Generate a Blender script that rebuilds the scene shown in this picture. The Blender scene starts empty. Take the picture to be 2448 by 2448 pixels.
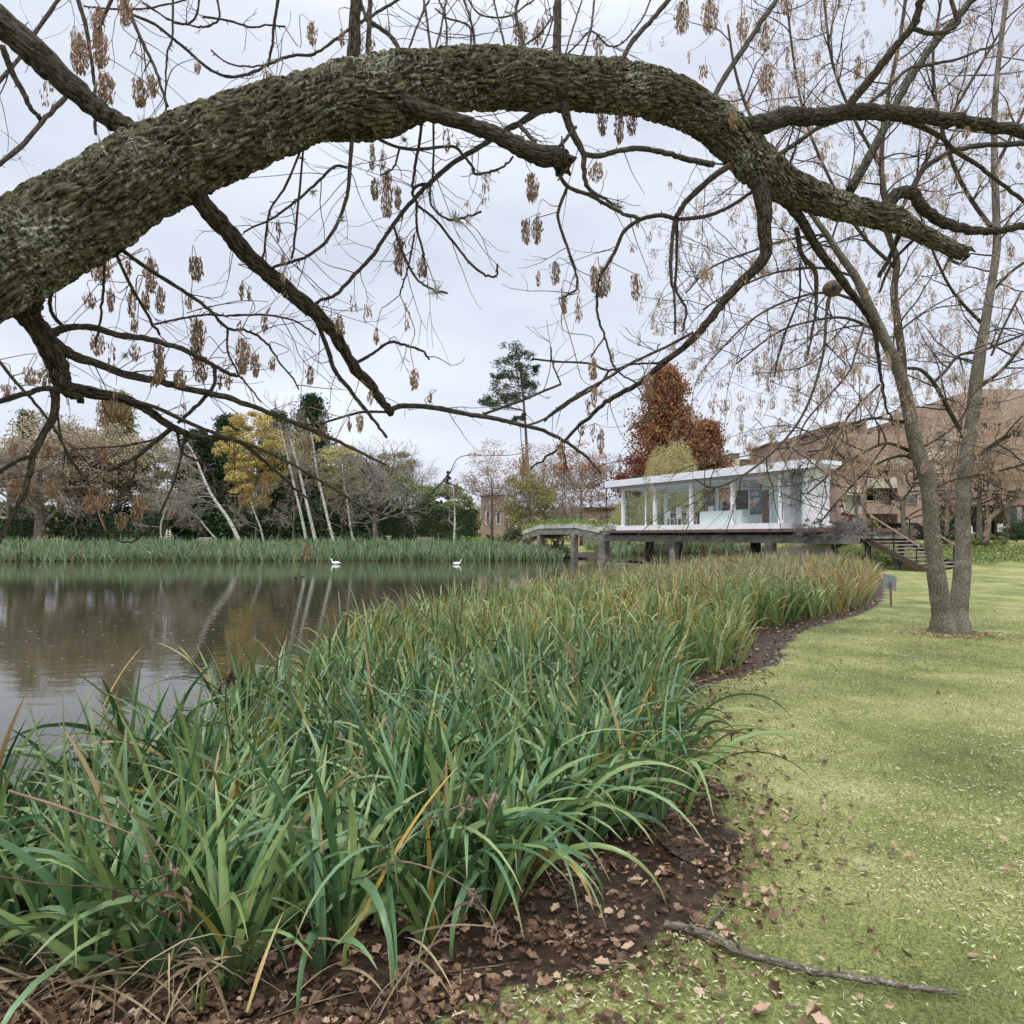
import bpy, math, random
import numpy as np
from mathutils import Vector, noise as mnoise

# ------------------------------------------------------------------ camera, sky, sun
SC = bpy.context.scene
F, CX, HY, EYE = 1584.0, 1224.0, 1281.0, 1.6
cam_d = bpy.data.cameras.new('camera'); cam = bpy.data.objects.new('camera', cam_d)
SC.collection.objects.link(cam); SC.camera = cam
cam.location = (0, 0, EYE); cam.rotation_euler = (math.radians(90), 0, 0)
cam_d.sensor_width = 36; cam_d.lens = F / 2448 * 36; cam_d.shift_y = (HY - 1224) / 2448
cam_d.clip_start = 0.05; cam_d.clip_end = 3000
SUN_EL, SUN_AZ = math.radians(58), math.radians(200)
world = bpy.data.worlds.new('World'); SC.world = world; world.use_nodes = True
wn, wl = world.node_tree.nodes, world.node_tree.links
wn.clear()
def N(t, **k):
    n = wn.new(t)
    for a, b in k.items(): setattr(n, a, b)
    return n
wo = N('ShaderNodeOutputWorld'); sky = N('ShaderNodeTexSky', sky_type='NISHITA', sun_disc=False)
sky.sun_elevation = SUN_EL; sky.sun_rotation = SUN_AZ
b1 = N('ShaderNodeBackground'); b1.inputs[1].default_value = 0.10; wl.new(sky.outputs[0], b1.inputs[0])
tc = N('ShaderNodeTexCoord'); sep = N('ShaderNodeSeparateXYZ'); wl.new(tc.outputs['Generated'], sep.inputs[0])
mp = N('ShaderNodeMapping'); mp.inputs['Scale'].default_value = (1.2, 1.2, 3.5); wl.new(tc.outputs['Generated'], mp.inputs[0])
nz = N('ShaderNodeTexNoise'); nz.inputs['Scale'].default_value = 1.6; nz.inputs['Detail'].default_value = 6; nz.inputs['Roughness'].default_value = .5
wl.new(mp.outputs[0], nz.inputs['Vector'])
cr = N('ShaderNodeValToRGB'); wl.new(nz.outputs[0], cr.inputs[0])
cr.color_ramp.elements[0].position = .3; cr.color_ramp.elements[0].color = (.64, .68, .80, 1)
cr.color_ramp.elements[1].position = .72; cr.color_ramp.elements[1].color = (.90, .95, 1.05, 1)
# overcast sky; extra brightness added above the frame to light ground and leaves
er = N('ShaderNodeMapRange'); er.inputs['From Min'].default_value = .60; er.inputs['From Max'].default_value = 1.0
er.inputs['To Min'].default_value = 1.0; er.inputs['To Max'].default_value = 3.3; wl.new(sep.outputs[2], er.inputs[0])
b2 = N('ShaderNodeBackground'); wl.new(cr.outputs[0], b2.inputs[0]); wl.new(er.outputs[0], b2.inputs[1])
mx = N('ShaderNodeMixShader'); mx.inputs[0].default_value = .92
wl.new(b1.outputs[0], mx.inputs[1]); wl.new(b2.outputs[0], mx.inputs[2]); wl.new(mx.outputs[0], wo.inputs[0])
sd = bpy.data.lights.new('sun', 'SUN'); sd.energy = 1.5; sd.angle = math.radians(10); sd.color = (1, .96, .9)
sun = bpy.data.objects.new('sun', sd); SC.collection.objects.link(sun)
sun.rotation_euler = (math.radians(90) - SUN_EL, 0, math.radians(-20))
vs = SC.view_settings; vs.view_transform = 'Standard'; vs.look = 'None'; vs.exposure = 0.12; vs.gamma = 1
SC.cycles.max_bounces = 6; SC.cycles.transparent_max_bounces = 16
SC.cycles.transmission_bounces = 6

rs = np.random.RandomState(7); random.seed(7)
COL = SC.collection
PI = math.pi
# ------------------------------------------------------------------ helpers
def P(sx, sy, Y): return np.array([(sx - CX) / F * Y, Y, EYE - (sy - HY) / F * Y])
def G(sx, sy, z=0.0):
    Y = (EYE - z) * F / (sy - HY); return np.array([(sx - CX) / F * Y, Y, z])

WORG = {}
class MB:
    def __init__(s): s.v = []; s.q = []; s.t = []; s.n = 0; s.a = []; s.has = False
    def add(s, v, q=None, t=None, a=None):
        v = np.asarray(v, float).reshape(-1, 3)
        if q is not None and len(q): s.q.append(np.asarray(q, np.int64).reshape(-1, 4) + s.n)
        if t is not None and len(t): s.t.append(np.asarray(t, np.int64).reshape(-1, 3) + s.n)
        s.v.append(v); s.n += len(v)
        if a is not None: s.has = True; s.a.append(np.asarray(a, float).reshape(-1, 3))
        else: s.a.append(np.zeros_like(v))
        return s
    def box(s, x0, y0, z0, x1, y1, z1):
        v = [(x, y, z) for z in (z0, z1) for y in (y0, y1) for x in (x0, x1)]
        return s.add(v, [(0, 2, 3, 1), (4, 5, 7, 6), (0, 1, 5, 4), (2, 6, 7, 3), (0, 4, 6, 2), (1, 3, 7, 5)])
    def obox(s, o, ax, ay, az):          # corner and three edge vectors
        o, ax, ay, az = map(np.asarray, (o, ax, ay, az))
        v = [o + i * ax + j * ay + k * az for k in (0, 1) for j in (0, 1) for i in (0, 1)]
        return s.add(v, [(0, 2, 3, 1), (4, 5, 7, 6), (0, 1, 5, 4), (2, 6, 7, 3), (0, 4, 6, 2), (1, 3, 7, 5)])
    def tube(s, pts, rad, sides=6, cap=True, s0=0.0):
        p = np.asarray(pts, float); n = len(p); r = np.broadcast_to(np.asarray(rad, float), (n,))
        t = np.gradient(p, axis=0); t /= np.linalg.norm(t, axis=1)[:, None] + 1e-9
        ref = np.array([0, 0, 1.0]) if abs(t[0][2]) < .8 else np.array([1.0, 0, 0])
        u = np.cross(t, ref); ln = np.linalg.norm(u, axis=1)[:, None]
        if ln.min() < .15:
            u = np.zeros_like(t); c = np.cross(t[0], ref); c /= np.linalg.norm(c)
            for i in range(n):
                c = c - t[i] * c.dot(t[i]); c /= np.linalg.norm(c) + 1e-9; u[i] = c
        else: u /= ln
        w = np.cross(t, u); an = np.arange(sides) / sides * 2 * PI
        ca, sa = np.cos(an), np.sin(an)
        ring = p[:, None] + r[:, None, None] * (u[:, None] * ca[None, :, None] + w[:, None] * sa[None, :, None])
        L = np.concatenate([[0], np.cumsum(np.linalg.norm(np.diff(p, axis=0), axis=1))]) + s0
        at = np.zeros((n, sides, 3)); at[..., 0] = r[:, None] * ca; at[..., 1] = r[:, None] * sa; at[..., 2] = L[:, None]
        i = np.arange(n - 1)[:, None] * sides; j = np.arange(sides)[None]; j2 = (j + 1) % sides
        q = np.stack([i + j, i + j2, i + sides + j2, i + sides + j], -1).reshape(-1, 4)
        v = ring.reshape(-1, 3); a = at.reshape(-1, 3); tr = []
        if cap:
            k = len(v); v = np.vstack([v, p[0] - t[0] * r[0] * .3, p[-1] + t[-1] * r[-1] * .5]); a = np.vstack([a, [0, 0, L[0]], [0, 0, L[-1]]])
            e = (n - 1) * sides
            tr = [(k, (m + 1) % sides, m) for m in range(sides)] + [(k + 1, e + m, e + (m + 1) % sides) for m in range(sides)]
        return s.add(v, q, tr, a)
    def ball(s, c, r, seg=10, rings=6):
        c = np.asarray(c, float); r = np.broadcast_to(np.asarray(r, float), (3,))
        v = [c + r * (0, 0, -1)]; q = []; t = []
        for i in range(1, rings):
            ph = PI * i / rings - PI / 2
            for j in range(seg):
                th = 2 * PI * j / seg; v.append(c + r * np.array([math.cos(ph) * math.cos(th), math.cos(ph) * math.sin(th), math.sin(ph)]))
        v.append(c + r * (0, 0, 1)); m = len(v) - 1
        for j in range(seg):
            t.append((0, 1 + (j + 1) % seg, 1 + j)); b = 1 + (rings - 2) * seg; t.append((m, b + j, b + (j + 1) % seg))
        for i in range(rings - 2):
            for j in range(seg):
                a = 1 + i * seg; q.append((a + j, a + (j + 1) % seg, a + seg + (j + 1) % seg, a + seg + j))
        return s.add(v, q, t)
    def build(s, name, m, parent=None, smooth=False, loc=None):
        v = np.vstack(s.v) if s.v else np.zeros((0, 3)); me = bpy.data.meshes.new(name)
        q = np.vstack(s.q) if s.q else np.zeros((0, 4), int); t = np.vstack(s.t) if s.t else np.zeros((0, 3), int)
        off = np.zeros(3)
        if loc is not None: off = np.asarray(loc, float)
        me.vertices.add(len(v)); me.vertices.foreach_set('co', (v - off).astype(np.float32).ravel())
        lo = np.concatenate([q.ravel(), t.ravel()]).astype(np.int32); me.loops.add(len(lo)); me.loops.foreach_set('vertex_index', lo)
        st = np.concatenate([np.arange(len(q)) * 4, len(q) * 4 + np.arange(len(t)) * 3]).astype(np.int32)
        me.polygons.add(len(st)); me.polygons.foreach_set('loop_start', st)
        me.polygons.foreach_set('use_smooth', np.full(len(st), bool(smooth)))
        if s.has:
            at = me.attributes.new('cyl', 'FLOAT_VECTOR', 'POINT'); at.data.foreach_set('vector', np.vstack(s.a).astype(np.float32).ravel())
        me.update(calc_edges=True); me.validate()
        if m: me.materials.append(m)
        o = bpy.data.objects.new(name, me); COL.objects.link(o); o.location = off
        if parent is not None:
            o.parent = parent; o.location = off - WORG.get(parent.name, np.array(parent.location))
        WORG[o.name] = off
        return o
def empty(name, loc=(0, 0, 0)):
    o = bpy.data.objects.new(name, None); COL.objects.link(o); o.location = tuple(map(float, loc)); o.empty_display_size = .2; WORG[o.name] = np.array(loc, float); return o
def tag(o, label=None, cat=None, group=None, kind=None):
    if label: o['label'] = label
    if cat: o['category'] = cat
    if group: o['group'] = group
    if kind: o['kind'] = kind
    return o
def part(mb, name, m, root, smooth=False): return mb.build(name, m, root, smooth, loc=WORG[root.name])

# ------------------------------------------------------------------ materials
def mat(name, cols, scale=4.0, rough=.8, bump=0.0, bscale=None, coord='Object', stretch=(1, 1, 1), detail=5, spec=.3,
        island=None, trans=0.0, metallic=0.0, lo=.35, hi=.65, dist=0.0, bdist=.02):
    m = bpy.data.materials.new(name); m.use_nodes = True; nt = m.node_tree; n = nt.nodes; l = nt.links
    b = n['Principled BSDF']; b.inputs['Roughness'].default_value = rough; b.inputs['Metallic'].default_value = metallic
    b.inputs['Specular IOR Level'].default_value = spec
    if coord == 'cyl': tcn = n.new('ShaderNodeAttribute'); tcn.attribute_name = 'cyl'; src = tcn.outputs['Vector']
    else: tcn = n.new('ShaderNodeTexCoord'); src = tcn.outputs[coord]
    mpn = n.new('ShaderNodeMapping'); mpn.inputs['Scale'].default_value = stretch; l.new(src, mpn.inputs[0])
    nn = n.new('ShaderNodeTexNoise'); nn.inputs['Scale'].default_value = scale; nn.inputs['Detail'].default_value = detail
    nn.inputs['Distortion'].default_value = dist; l.new(mpn.outputs[0], nn.inputs['Vector'])
    r = n.new('ShaderNodeValToRGB'); l.new(nn.outputs[0], r.inputs[0]); e = r.color_ramp.elements
    k = len(cols)
    e[0].position = lo; e[0].color = (*cols[0], 1); e[1].position = hi; e[1].color = (*cols[-1], 1)
    for i in range(1, k - 1):
        x = e.new(lo + (hi - lo) * i / (k - 1)); x.color = (*cols[i], 1)
    out = r.outputs[0]
    if island:
        g = n.new('ShaderNodeNewGeometry'); r2 = n.new('ShaderNodeValToRGB'); l.new(g.outputs['Random Per Island'], r2.inputs[0])
        e2 = r2.color_ramp.elements; r2.color_ramp.interpolation = 'LINEAR'
        e2[0].position = 0; e2[0].color = (*island[0][1], 1); e2[1].position = 1; e2[1].color = (*island[-1][1], 1)
        for pos, c in island[1:-1]: x = e2.new(pos); x.color = (*c, 1)
        mm = n.new('ShaderNodeMix'); mm.data_type = 'RGBA'; mm.blend_type = 'MIX'; mm.inputs[0].default_value = .75
        l.new(out, mm.inputs[6]); l.new(r2.outputs[0], mm.inputs[7]); out = mm.outputs[2]
    l.new(out, b.inputs['Base Color'])
    if bump:
        n2 = n.new('ShaderNodeTexNoise'); n2.inputs['Scale'].default_value = bscale or scale * 3; n2.inputs['Detail'].default_value = 4
        l.new(mpn.outputs[0], n2.inputs['Vector']); bp = n.new('ShaderNodeBump'); bp.inputs['Strength'].default_value = bump; bp.inputs['Distance'].default_value = bdist
        l.new(n2.outputs[0], bp.inputs['Height']); l.new(bp.outputs[0], b.inputs['Normal'])
    if trans:
        tr = n.new('ShaderNodeBsdfTranslucent'); l.new(out, tr.inputs[0]); ms = n.new('ShaderNodeMixShader'); ms.inputs[0].default_value = trans
        l.new(b.outputs[0], ms.inputs[1]); l.new(tr.outputs[0], ms.inputs[2]); l.new(ms.outputs[0], n['Material Output'].inputs[0])
    return m

def bark_mat(name, dark, light, lichen, moss, sc=1.0, moss_lo=.35, lich=.56):
    m = bpy.data.materials.new(name); m.use_nodes = True; nt = m.node_tree; n = nt.nodes; l = nt.links
    b = n['Principled BSDF']; b.inputs['Roughness'].default_value = .92; b.inputs['Specular IOR Level'].default_value = .15
    a = n.new('ShaderNodeAttribute'); a.attribute_name = 'cyl'
    mp_ = n.new('ShaderNodeMapping'); mp_.inputs['Scale'].default_value = (sc, sc, sc * .22); l.new(a.outputs['Vector'], mp_.inputs[0])
    dn = n.new('ShaderNodeTexNoise'); dn.inputs['Scale'].default_value = 22; dn.inputs['Detail'].default_value = 4; l.new(mp_.outputs[0], dn.inputs['Vector'])
    vm = n.new('ShaderNodeVectorMath'); vm.operation = 'MULTIPLY_ADD'; l.new(dn.outputs['Color'], vm.inputs[0]); vm.inputs[1].default_value = (.05, .05, .05); l.new(mp_.outputs[0], vm.inputs[2])
    vo = n.new('ShaderNodeTexVoronoi'); vo.feature = 'DISTANCE_TO_EDGE'; vo.inputs['Scale'].default_value = 48; l.new(vm.outputs[0], vo.inputs['Vector'])
    wn_ = n.new('ShaderNodeTexNoise'); wn_.inputs['Scale'].default_value = 70; wn_.inputs['Detail'].default_value = 7; wn_.inputs['Roughness'].default_value = .7; l.new(mp_.outputs[0], wn_.inputs['Vector'])
    wv = n.new('ShaderNodeMath'); wv.operation = 'MULTIPLY_ADD'; l.new(vo.outputs['Distance'], wv.inputs[0]); wv.inputs[1].default_value = 1.15; l.new(wn_.outputs[0], wv.inputs[2])
    r = n.new('ShaderNodeValToRGB'); l.new(wv.outputs[0], r.inputs[0]); e = r.color_ramp.elements
    e[0].position = .46; e[0].color = (*dark, 1); e[1].position = .80; e[1].color = (*light, 1)
    ln = n.new('ShaderNodeTexNoise'); ln.inputs['Scale'].default_value = 60 * sc; ln.inputs['Detail'].default_value = 8; ln.inputs['Roughness'].default_value = .7
    l.new(a.outputs['Vector'], ln.inputs['Vector'])
    lb = n.new('ShaderNodeTexNoise'); lb.inputs['Scale'].default_value = 4 * sc; l.new(a.outputs['Vector'], lb.inputs['Vector'])
    ad = n.new('ShaderNodeMath'); ad.operation = 'MULTIPLY_ADD'; l.new(lb.outputs[0], ad.inputs[0]); ad.inputs[1].default_value = .35; l.new(ln.outputs[0], ad.inputs[2])
    lr = n.new('ShaderNodeMapRange'); lr.inputs['From Min'].default_value = lich + .14; lr.inputs['From Max'].default_value = lich + .24; l.new(ad.outputs[0], lr.inputs[0])
    m1 = n.new('ShaderNodeMix'); m1.data_type = 'RGBA'; l.new(lr.outputs[0], m1.inputs[0]); l.new(r.outputs[0], m1.inputs[6]); m1.inputs[7].default_value = (*lichen, 1)
    g = n.new('ShaderNodeNewGeometry'); sp = n.new('ShaderNodeSeparateXYZ'); l.new(g.outputs['Normal'], sp.inputs[0])
    mo = n.new('ShaderNodeTexNoise'); mo.inputs['Scale'].default_value = 9 * sc; mo.inputs['Detail'].default_value = 5; l.new(a.outputs['Vector'], mo.inputs['Vector'])
    ma = n.new('ShaderNodeMath'); ma.operation = 'MULTIPLY_ADD'; l.new(mo.outputs[0], ma.inputs[0]); ma.inputs[1].default_value = 1.6; l.new(sp.outputs[2], ma.inputs[2])
    mr = n.new('ShaderNodeMapRange'); mr.inputs['From Min'].default_value = moss_lo + .9; mr.inputs['From Max'].default_value = moss_lo + 1.3; mr.inputs['To Max'].default_value = .85; l.new(ma.outputs[0], mr.inputs[0])
    m2 = n.new('ShaderNodeMix'); m2.data_type = 'RGBA'; l.new(mr.outputs[0], m2.inputs[0]); l.new(m1.outputs[2], m2.inputs[6]); m2.inputs[7].default_value = (*moss, 1)
    l.new(m2.outputs[2], b.inputs['Base Color'])
    bp = n.new('ShaderNodeBump'); bp.inputs['Strength'].default_value = .9; bp.inputs['Distance'].default_value = .012 / sc
    ba = n.new('ShaderNodeMath'); ba.operation = 'ADD'; l.new(wv.outputs[0], ba.inputs[0]); l.new(ad.outputs[0], ba.inputs[1])
    l.new(ba.outputs[0], bp.inputs['Height']); l.new(bp.outputs[0], b.inputs['Normal'])
    return m

M = {}
M['bough'] = bark_mat('mossy_bark', (.014, .011, .007), (.19, .16, .105), (.44, .44, .35), (.085, .125, .022), moss_lo=.27, lich=.585)
M['limb'] = bark_mat('limb_bark', (.010, .008, .006), (.105, .088, .06), (.30, .31, .24), (.07, .10, .02), sc=1.2, moss_lo=.42, lich=.64)
M['bark'] = bark_mat('branch_bark', (.035, .028, .02), (.12, .10, .072), (.30, .30, .25), (.09, .11, .04), sc=1.6, moss_lo=.75, lich=.62)
M['ashbark'] = bark_mat('grey_bark', (.09, .075, .055), (.24, .21, .155), (.46, .45, .38), (.16, .15, .05), sc=1.1, moss_lo=.8, lich=.58)
M['twig'] = mat('twig_bark', [(.10, .08, .065), (.24, .20, .165)], 30, .9, coord='Object')
M['seed'] = mat('dry_seeds', [(.22, .13, .07), (.42, .28, .17)], 8, .8, trans=.25, island=[(0, (.20, .11, .06)), (.5, (.36, .23, .13)), (1, (.52, .37, .24))])
M['seed2'] = mat('dry_seeds_pale', [(.30, .2, .13), (.5, .38, .27)], 8, .8, trans=.25, island=[(0, (.30, .19, .12)), (.5, (.54, .40, .28)), (1, (.74, .60, .45))])
M['airplant'] = mat('air_plant_leaf', [(.2, .2, .14), (.38, .38, .28)], 20, .8)

def leafmat(name, greens, yellow=.12, brown=.06, rough=.42, trans=.22, tip=.72):
    m = bpy.data.materials.new(name); m.use_nodes = True; nt = m.node_tree; n = nt.nodes; l = nt.links
    b = n['Principled BSDF']; b.inputs['Roughness'].default_value = rough; b.inputs['Specular IOR Level'].default_value = .6
    a = n.new('ShaderNodeAttribute'); a.attribute_name = 'cyl'; sp = n.new('ShaderNodeSeparateXYZ'); l.new(a.outputs['Vector'], sp.inputs[0])
    # attribute: x across 0..1, y along 0..1, z random of the leaf
    r = n.new('ShaderNodeValToRGB'); l.new(sp.outputs[2], r.inputs[0]); e = r.color_ramp.elements
    e[0].position = 0; e[0].color = (*greens[0], 1); e[1].position = 1; e[1].color = (.30, .20, .11, 1)
    k = 1 - yellow - brown
    for i, g in enumerate(greens[1:]): x = e.new(k * (i + 1) / len(greens)); x.color = (*g, 1)
    x = e.new(k); x.color = (*greens[-1], 1)
    x = e.new(k + yellow * .3); x.color = (.34, .30, .06, 1)
    x = e.new(k + yellow * .8); x.color = (.50, .33, .07, 1)
    x = e.new(k + yellow + brown * .2); x.color = (.42, .28, .13, 1)
    cm = n.new('ShaderNodeCombineXYZ'); m1 = n.new('ShaderNodeMath'); m1.operation = 'MULTIPLY'; m1.inputs[1].default_value = 9
    l.new(sp.outputs[0], m1.inputs[0]); l.new(m1.outputs[0], cm.inputs[0]); l.new(sp.outputs[1], cm.inputs[1])
    m3 = n.new('ShaderNodeMath'); m3.operation = 'MULTIPLY'; m3.inputs[1].default_value = 97; l.new(sp.outputs[2], m3.inputs[0]); l.new(m3.outputs[0], cm.inputs[2])
    nn = n.new('ShaderNodeTexNoise'); nn.inputs['Scale'].default_value = 1.6; nn.inputs['Detail'].default_value = 3; l.new(cm.outputs[0], nn.inputs['Vector'])
    # tips and margins dry to straw
    ad = n.new('ShaderNodeMath'); ad.operation = 'MULTIPLY_ADD'; l.new(nn.outputs[0], ad.inputs[0]); ad.inputs[1].default_value = .5; l.new(sp.outputs[1], ad.inputs[2])
    mr = n.new('ShaderNodeMapRange'); mr.inputs['From Min'].default_value = tip + .42; mr.inputs['From Max'].default_value = tip + .58; l.new(ad.outputs[0], mr.inputs[0])
    mx_ = n.new('ShaderNodeMix'); mx_.data_type = 'RGBA'; l.new(mr.outputs[0], mx_.inputs[0]); l.new(r.outputs[0], mx_.inputs[6]); mx_.inputs[7].default_value = (.36, .24, .12, 1)
    # pale sheath at the base
    br = n.new('ShaderNodeMapRange'); br.inputs['From Min'].default_value = .16; br.inputs['From Max'].default_value = .0; br.inputs['To Max'].default_value = .6; l.new(sp.outputs[1], br.inputs[0])
    mb_ = n.new('ShaderNodeMix'); mb_.data_type = 'RGBA'; l.new(br.outputs[0], mb_.inputs[0]); l.new(mx_.outputs[2], mb_.inputs[6]); mb_.inputs[7].default_value = (.22, .30, .07, 1)
    hv = n.new('ShaderNodeHueSaturation'); l.new(mb_.outputs[2], hv.inputs['Color'])
    vr = n.new('ShaderNodeMapRange'); vr.inputs['To Min'].default_value = .75; vr.inputs['To Max'].default_value = 1.25; l.new(nn.outputs[0], vr.inputs[0]); l.new(vr.outputs[0], hv.inputs['Value'])
    l.new(hv.outputs[0], b.inputs['Base Color'])
    wv = n.new('ShaderNodeMath'); wv.operation = 'SINE'; m4 = n.new('ShaderNodeMath'); m4.operation = 'MULTIPLY'; m4.inputs[1].default_value = 75; l.new(sp.outputs[0], m4.inputs[0]); l.new(m4.outputs[0], wv.inputs[0])
    bp = n.new('ShaderNodeBump'); bp.inputs['Strength'].default_value = .25; bp.inputs['Distance'].default_value = .001; l.new(wv.outputs[0], bp.inputs['Height']); l.new(bp.outputs[0], b.inputs['Normal'])
    tr = n.new('ShaderNodeBsdfTranslucent'); l.new(hv.outputs[0], tr.inputs[0]); ms = n.new('ShaderNodeMixShader'); ms.inputs[0].default_value = trans
    l.new(b.outputs[0], ms.inputs[1]); l.new(tr.outputs[0], ms.inputs[2]); l.new(ms.outputs[0], n['Material Output'].inputs[0])
    return m
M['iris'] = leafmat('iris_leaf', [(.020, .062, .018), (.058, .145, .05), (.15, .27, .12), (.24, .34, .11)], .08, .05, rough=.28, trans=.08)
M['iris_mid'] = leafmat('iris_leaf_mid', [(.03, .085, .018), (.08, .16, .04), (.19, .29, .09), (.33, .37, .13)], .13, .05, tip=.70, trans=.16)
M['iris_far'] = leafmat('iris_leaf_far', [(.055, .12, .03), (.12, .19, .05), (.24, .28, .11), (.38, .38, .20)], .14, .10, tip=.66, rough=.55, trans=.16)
M['reed'] = leafmat('bank_reed_leaf', [(.06, .13, .05), (.12, .21, .10), (.22, .31, .17), (.30, .37, .20)], .08, .05, tip=.85, rough=.55)
M['thatch'] = mat('dead_leaf_straw', [(.16, .11, .07), (.34, .26, .18)], 12, .85, island=[(0, (.13, .09, .05)), (.5, (.30, .22, .13)), (1, (.50, .41, .25))])
M['litter'] = mat('fallen_leaf', [(.2, .11, .06), (.4, .26, .16)], 30, .45, island=[(0, (.02, .011, .008)), (.5, (.075, .038, .024)), (.78, (.24, .145, .08)), (1, (.62, .46, .31))])
M['fleck'] = mat('leaf_flecks', [(.5, .5, .28), (.62, .6, .4)], 10, .75, island=[(0, (.27, .29, .12)), (.5, (.42, .41, .22)), (.85, (.60, .56, .37)), (1, (.40, .27, .17))])
M['grass'] = mat('grass_blade', [(.18, .25, .07), (.32, .38, .13)], 2, .7, trans=.2, island=[(0, (.055, .09, .022)), (.5, (.20, .235, .065)), (1, (.48, .46, .23))])

# ------------------------------------------------------------------ blades in bulk
def blades(mb, base, az, tilt, bend, length, width, segs=8, roll=None, fold=.0, pw=1.6, zr=None, tipw=.06):
    n = len(base)
    if n == 0: return
    s = np.linspace(0, 1, segs + 1)
    th = tilt[:, None] + bend[:, None] * s[None] ** pw
    d = np.stack([np.sin(th) * np.cos(az)[:, None], np.sin(th) * np.sin(az)[:, None], np.cos(th)], -1)
    step = d[:, :-1] * (length[:, None, None] / segs)
    c = np.concatenate([base[:, None], base[:, None] + np.cumsum(step, 1)], 1)
    if roll is None: roll = rs.uniform(-.9, .9, n)
    sv = np.stack([-np.sin(az), np.cos(az), np.zeros(n)], -1)[:, None].repeat(segs + 1, 1)
    nv = np.cross(d, sv)
    rr = (roll[:, None] * (1 + .5 * s[None]))[..., None]
    side = sv * np.cos(rr) + nv * np.sin(rr); nor = np.cross(d, side)
    prof = np.clip(np.minimum(.62 + 1.2 * s, (1 - s) ** .62 * 1.35), tipw, 1)
    hw = width[:, None, None] * .5 * prof[None, :, None]
    if zr is None: zr = rs.uniform(0, 1, n)
    zz = zr[:, None] * np.ones(segs + 1)
    if fold:
        L = c - side * hw; R = c + side * hw; C = c + nor * hw * fold
        v = np.stack([L, C, R], 2); k = 3
        a = np.stack([np.stack([np.full_like(zz, x), np.broadcast_to(s, zz.shape), zz], -1) for x in (0, .5, 1)], 2)
    else:
        v = np.stack([c - side * hw, c + side * hw], 2); k = 2
        a = np.stack([np.stack([np.full_like(zz, x), np.broadcast_to(s, zz.shape), zz], -1) for x in (0, 1)], 2)
    b = (np.arange(n) * (segs + 1) * k)[:, None, None] + (np.arange(segs) * k)[None, :, None] + np.arange(k - 1)[None, None]
    q = np.stack([b, b + 1, b + k + 1, b + k], -1).reshape(-1, 4)
    mb.add(v.reshape(-1, 3), q, None, a.reshape(-1, 3))

def diamonds(mb, c, ln, wd, dirs=None, flat=0.0, fold=.25):
    n = len(c)
    if n == 0: return
    d = rs.normal(size=(n, 3)) if dirs is None else dirs
    if flat: d[:, 2] *= (1 - flat)
    d = d / (np.linalg.norm(d, axis=1)[:, None] + 1e-9)
    o = rs.normal(size=(n, 3))
    if flat: o[:, 2] *= (1 - flat)
    sdv = np.cross(d, np.cross(o, d)); sdv /= np.linalg.norm(sdv, axis=1)[:, None] + 1e-9
    nn_ = np.cross(d, sdv)
    ln = np.broadcast_to(ln, (n,))[:, None]; wd = np.broadcast_to(wd, (n,))[:, None]
    f = nn_ * wd * fold * rs.uniform(-1, 1, (n, 1))
    v = np.stack([c - d * ln / 2, c + sdv * wd / 2 + f, c + d * ln / 2, c - sdv * wd / 2 + f], 1)
    q = np.arange(n * 4).reshape(-1, 4)
    mb.add(v.reshape(-1, 3), q)

def smooth(pts, k=6):
    p = np.asarray(pts, float)
    if len(p) < 3: return np.array([p[0] + (p[-1] - p[0]) * t for t in np.linspace(0, 1, k + 1)])
    e = np.vstack([2 * p[0] - p[1], p, 2 * p[-1] - p[-2]]); out = []
    for i in range(1, len(e) - 2):
        for t in np.arange(k) / k:
            a, b, c, d = e[i - 1], e[i], e[i + 1], e[i + 2]
            out.append(.5 * (2 * b + (c - a) * t + (2 * a - 5 * b + 4 * c - d) * t * t + (3 * b - a - 3 * c + d) * t ** 3))
    out.append(p[-1]); return np.array(out)

def inpoly(x, y, poly):
    poly = np.asarray(poly); ins = np.zeros(x.shape, bool); j = len(poly) - 1
    for i in range(len(poly)):
        xi, yi = poly[i]; xj, yj = poly[j]
        ins ^= ((yi > y) != (yj > y)) & (x < (xj - xi) * (y - yi) / (yj - yi + 1e-12) + xi); j = i
    return ins
def sdist(x, y, poly, closed=True):
    poly = np.asarray(poly); d = np.full(x.shape, 1e9); m = len(poly)
    for i in range(m if closed else m - 1):
        a = poly[i]; b = poly[(i + 1) % m]; ab = b - a
        t = np.clip(((x - a[0]) * ab[0] + (y - a[1]) * ab[1]) / (ab @ ab + 1e-12), 0, 1)
        d = np.minimum(d, np.hypot(x - a[0] - t * ab[0], y - a[1] - t * ab[1]))
    return d

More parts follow.
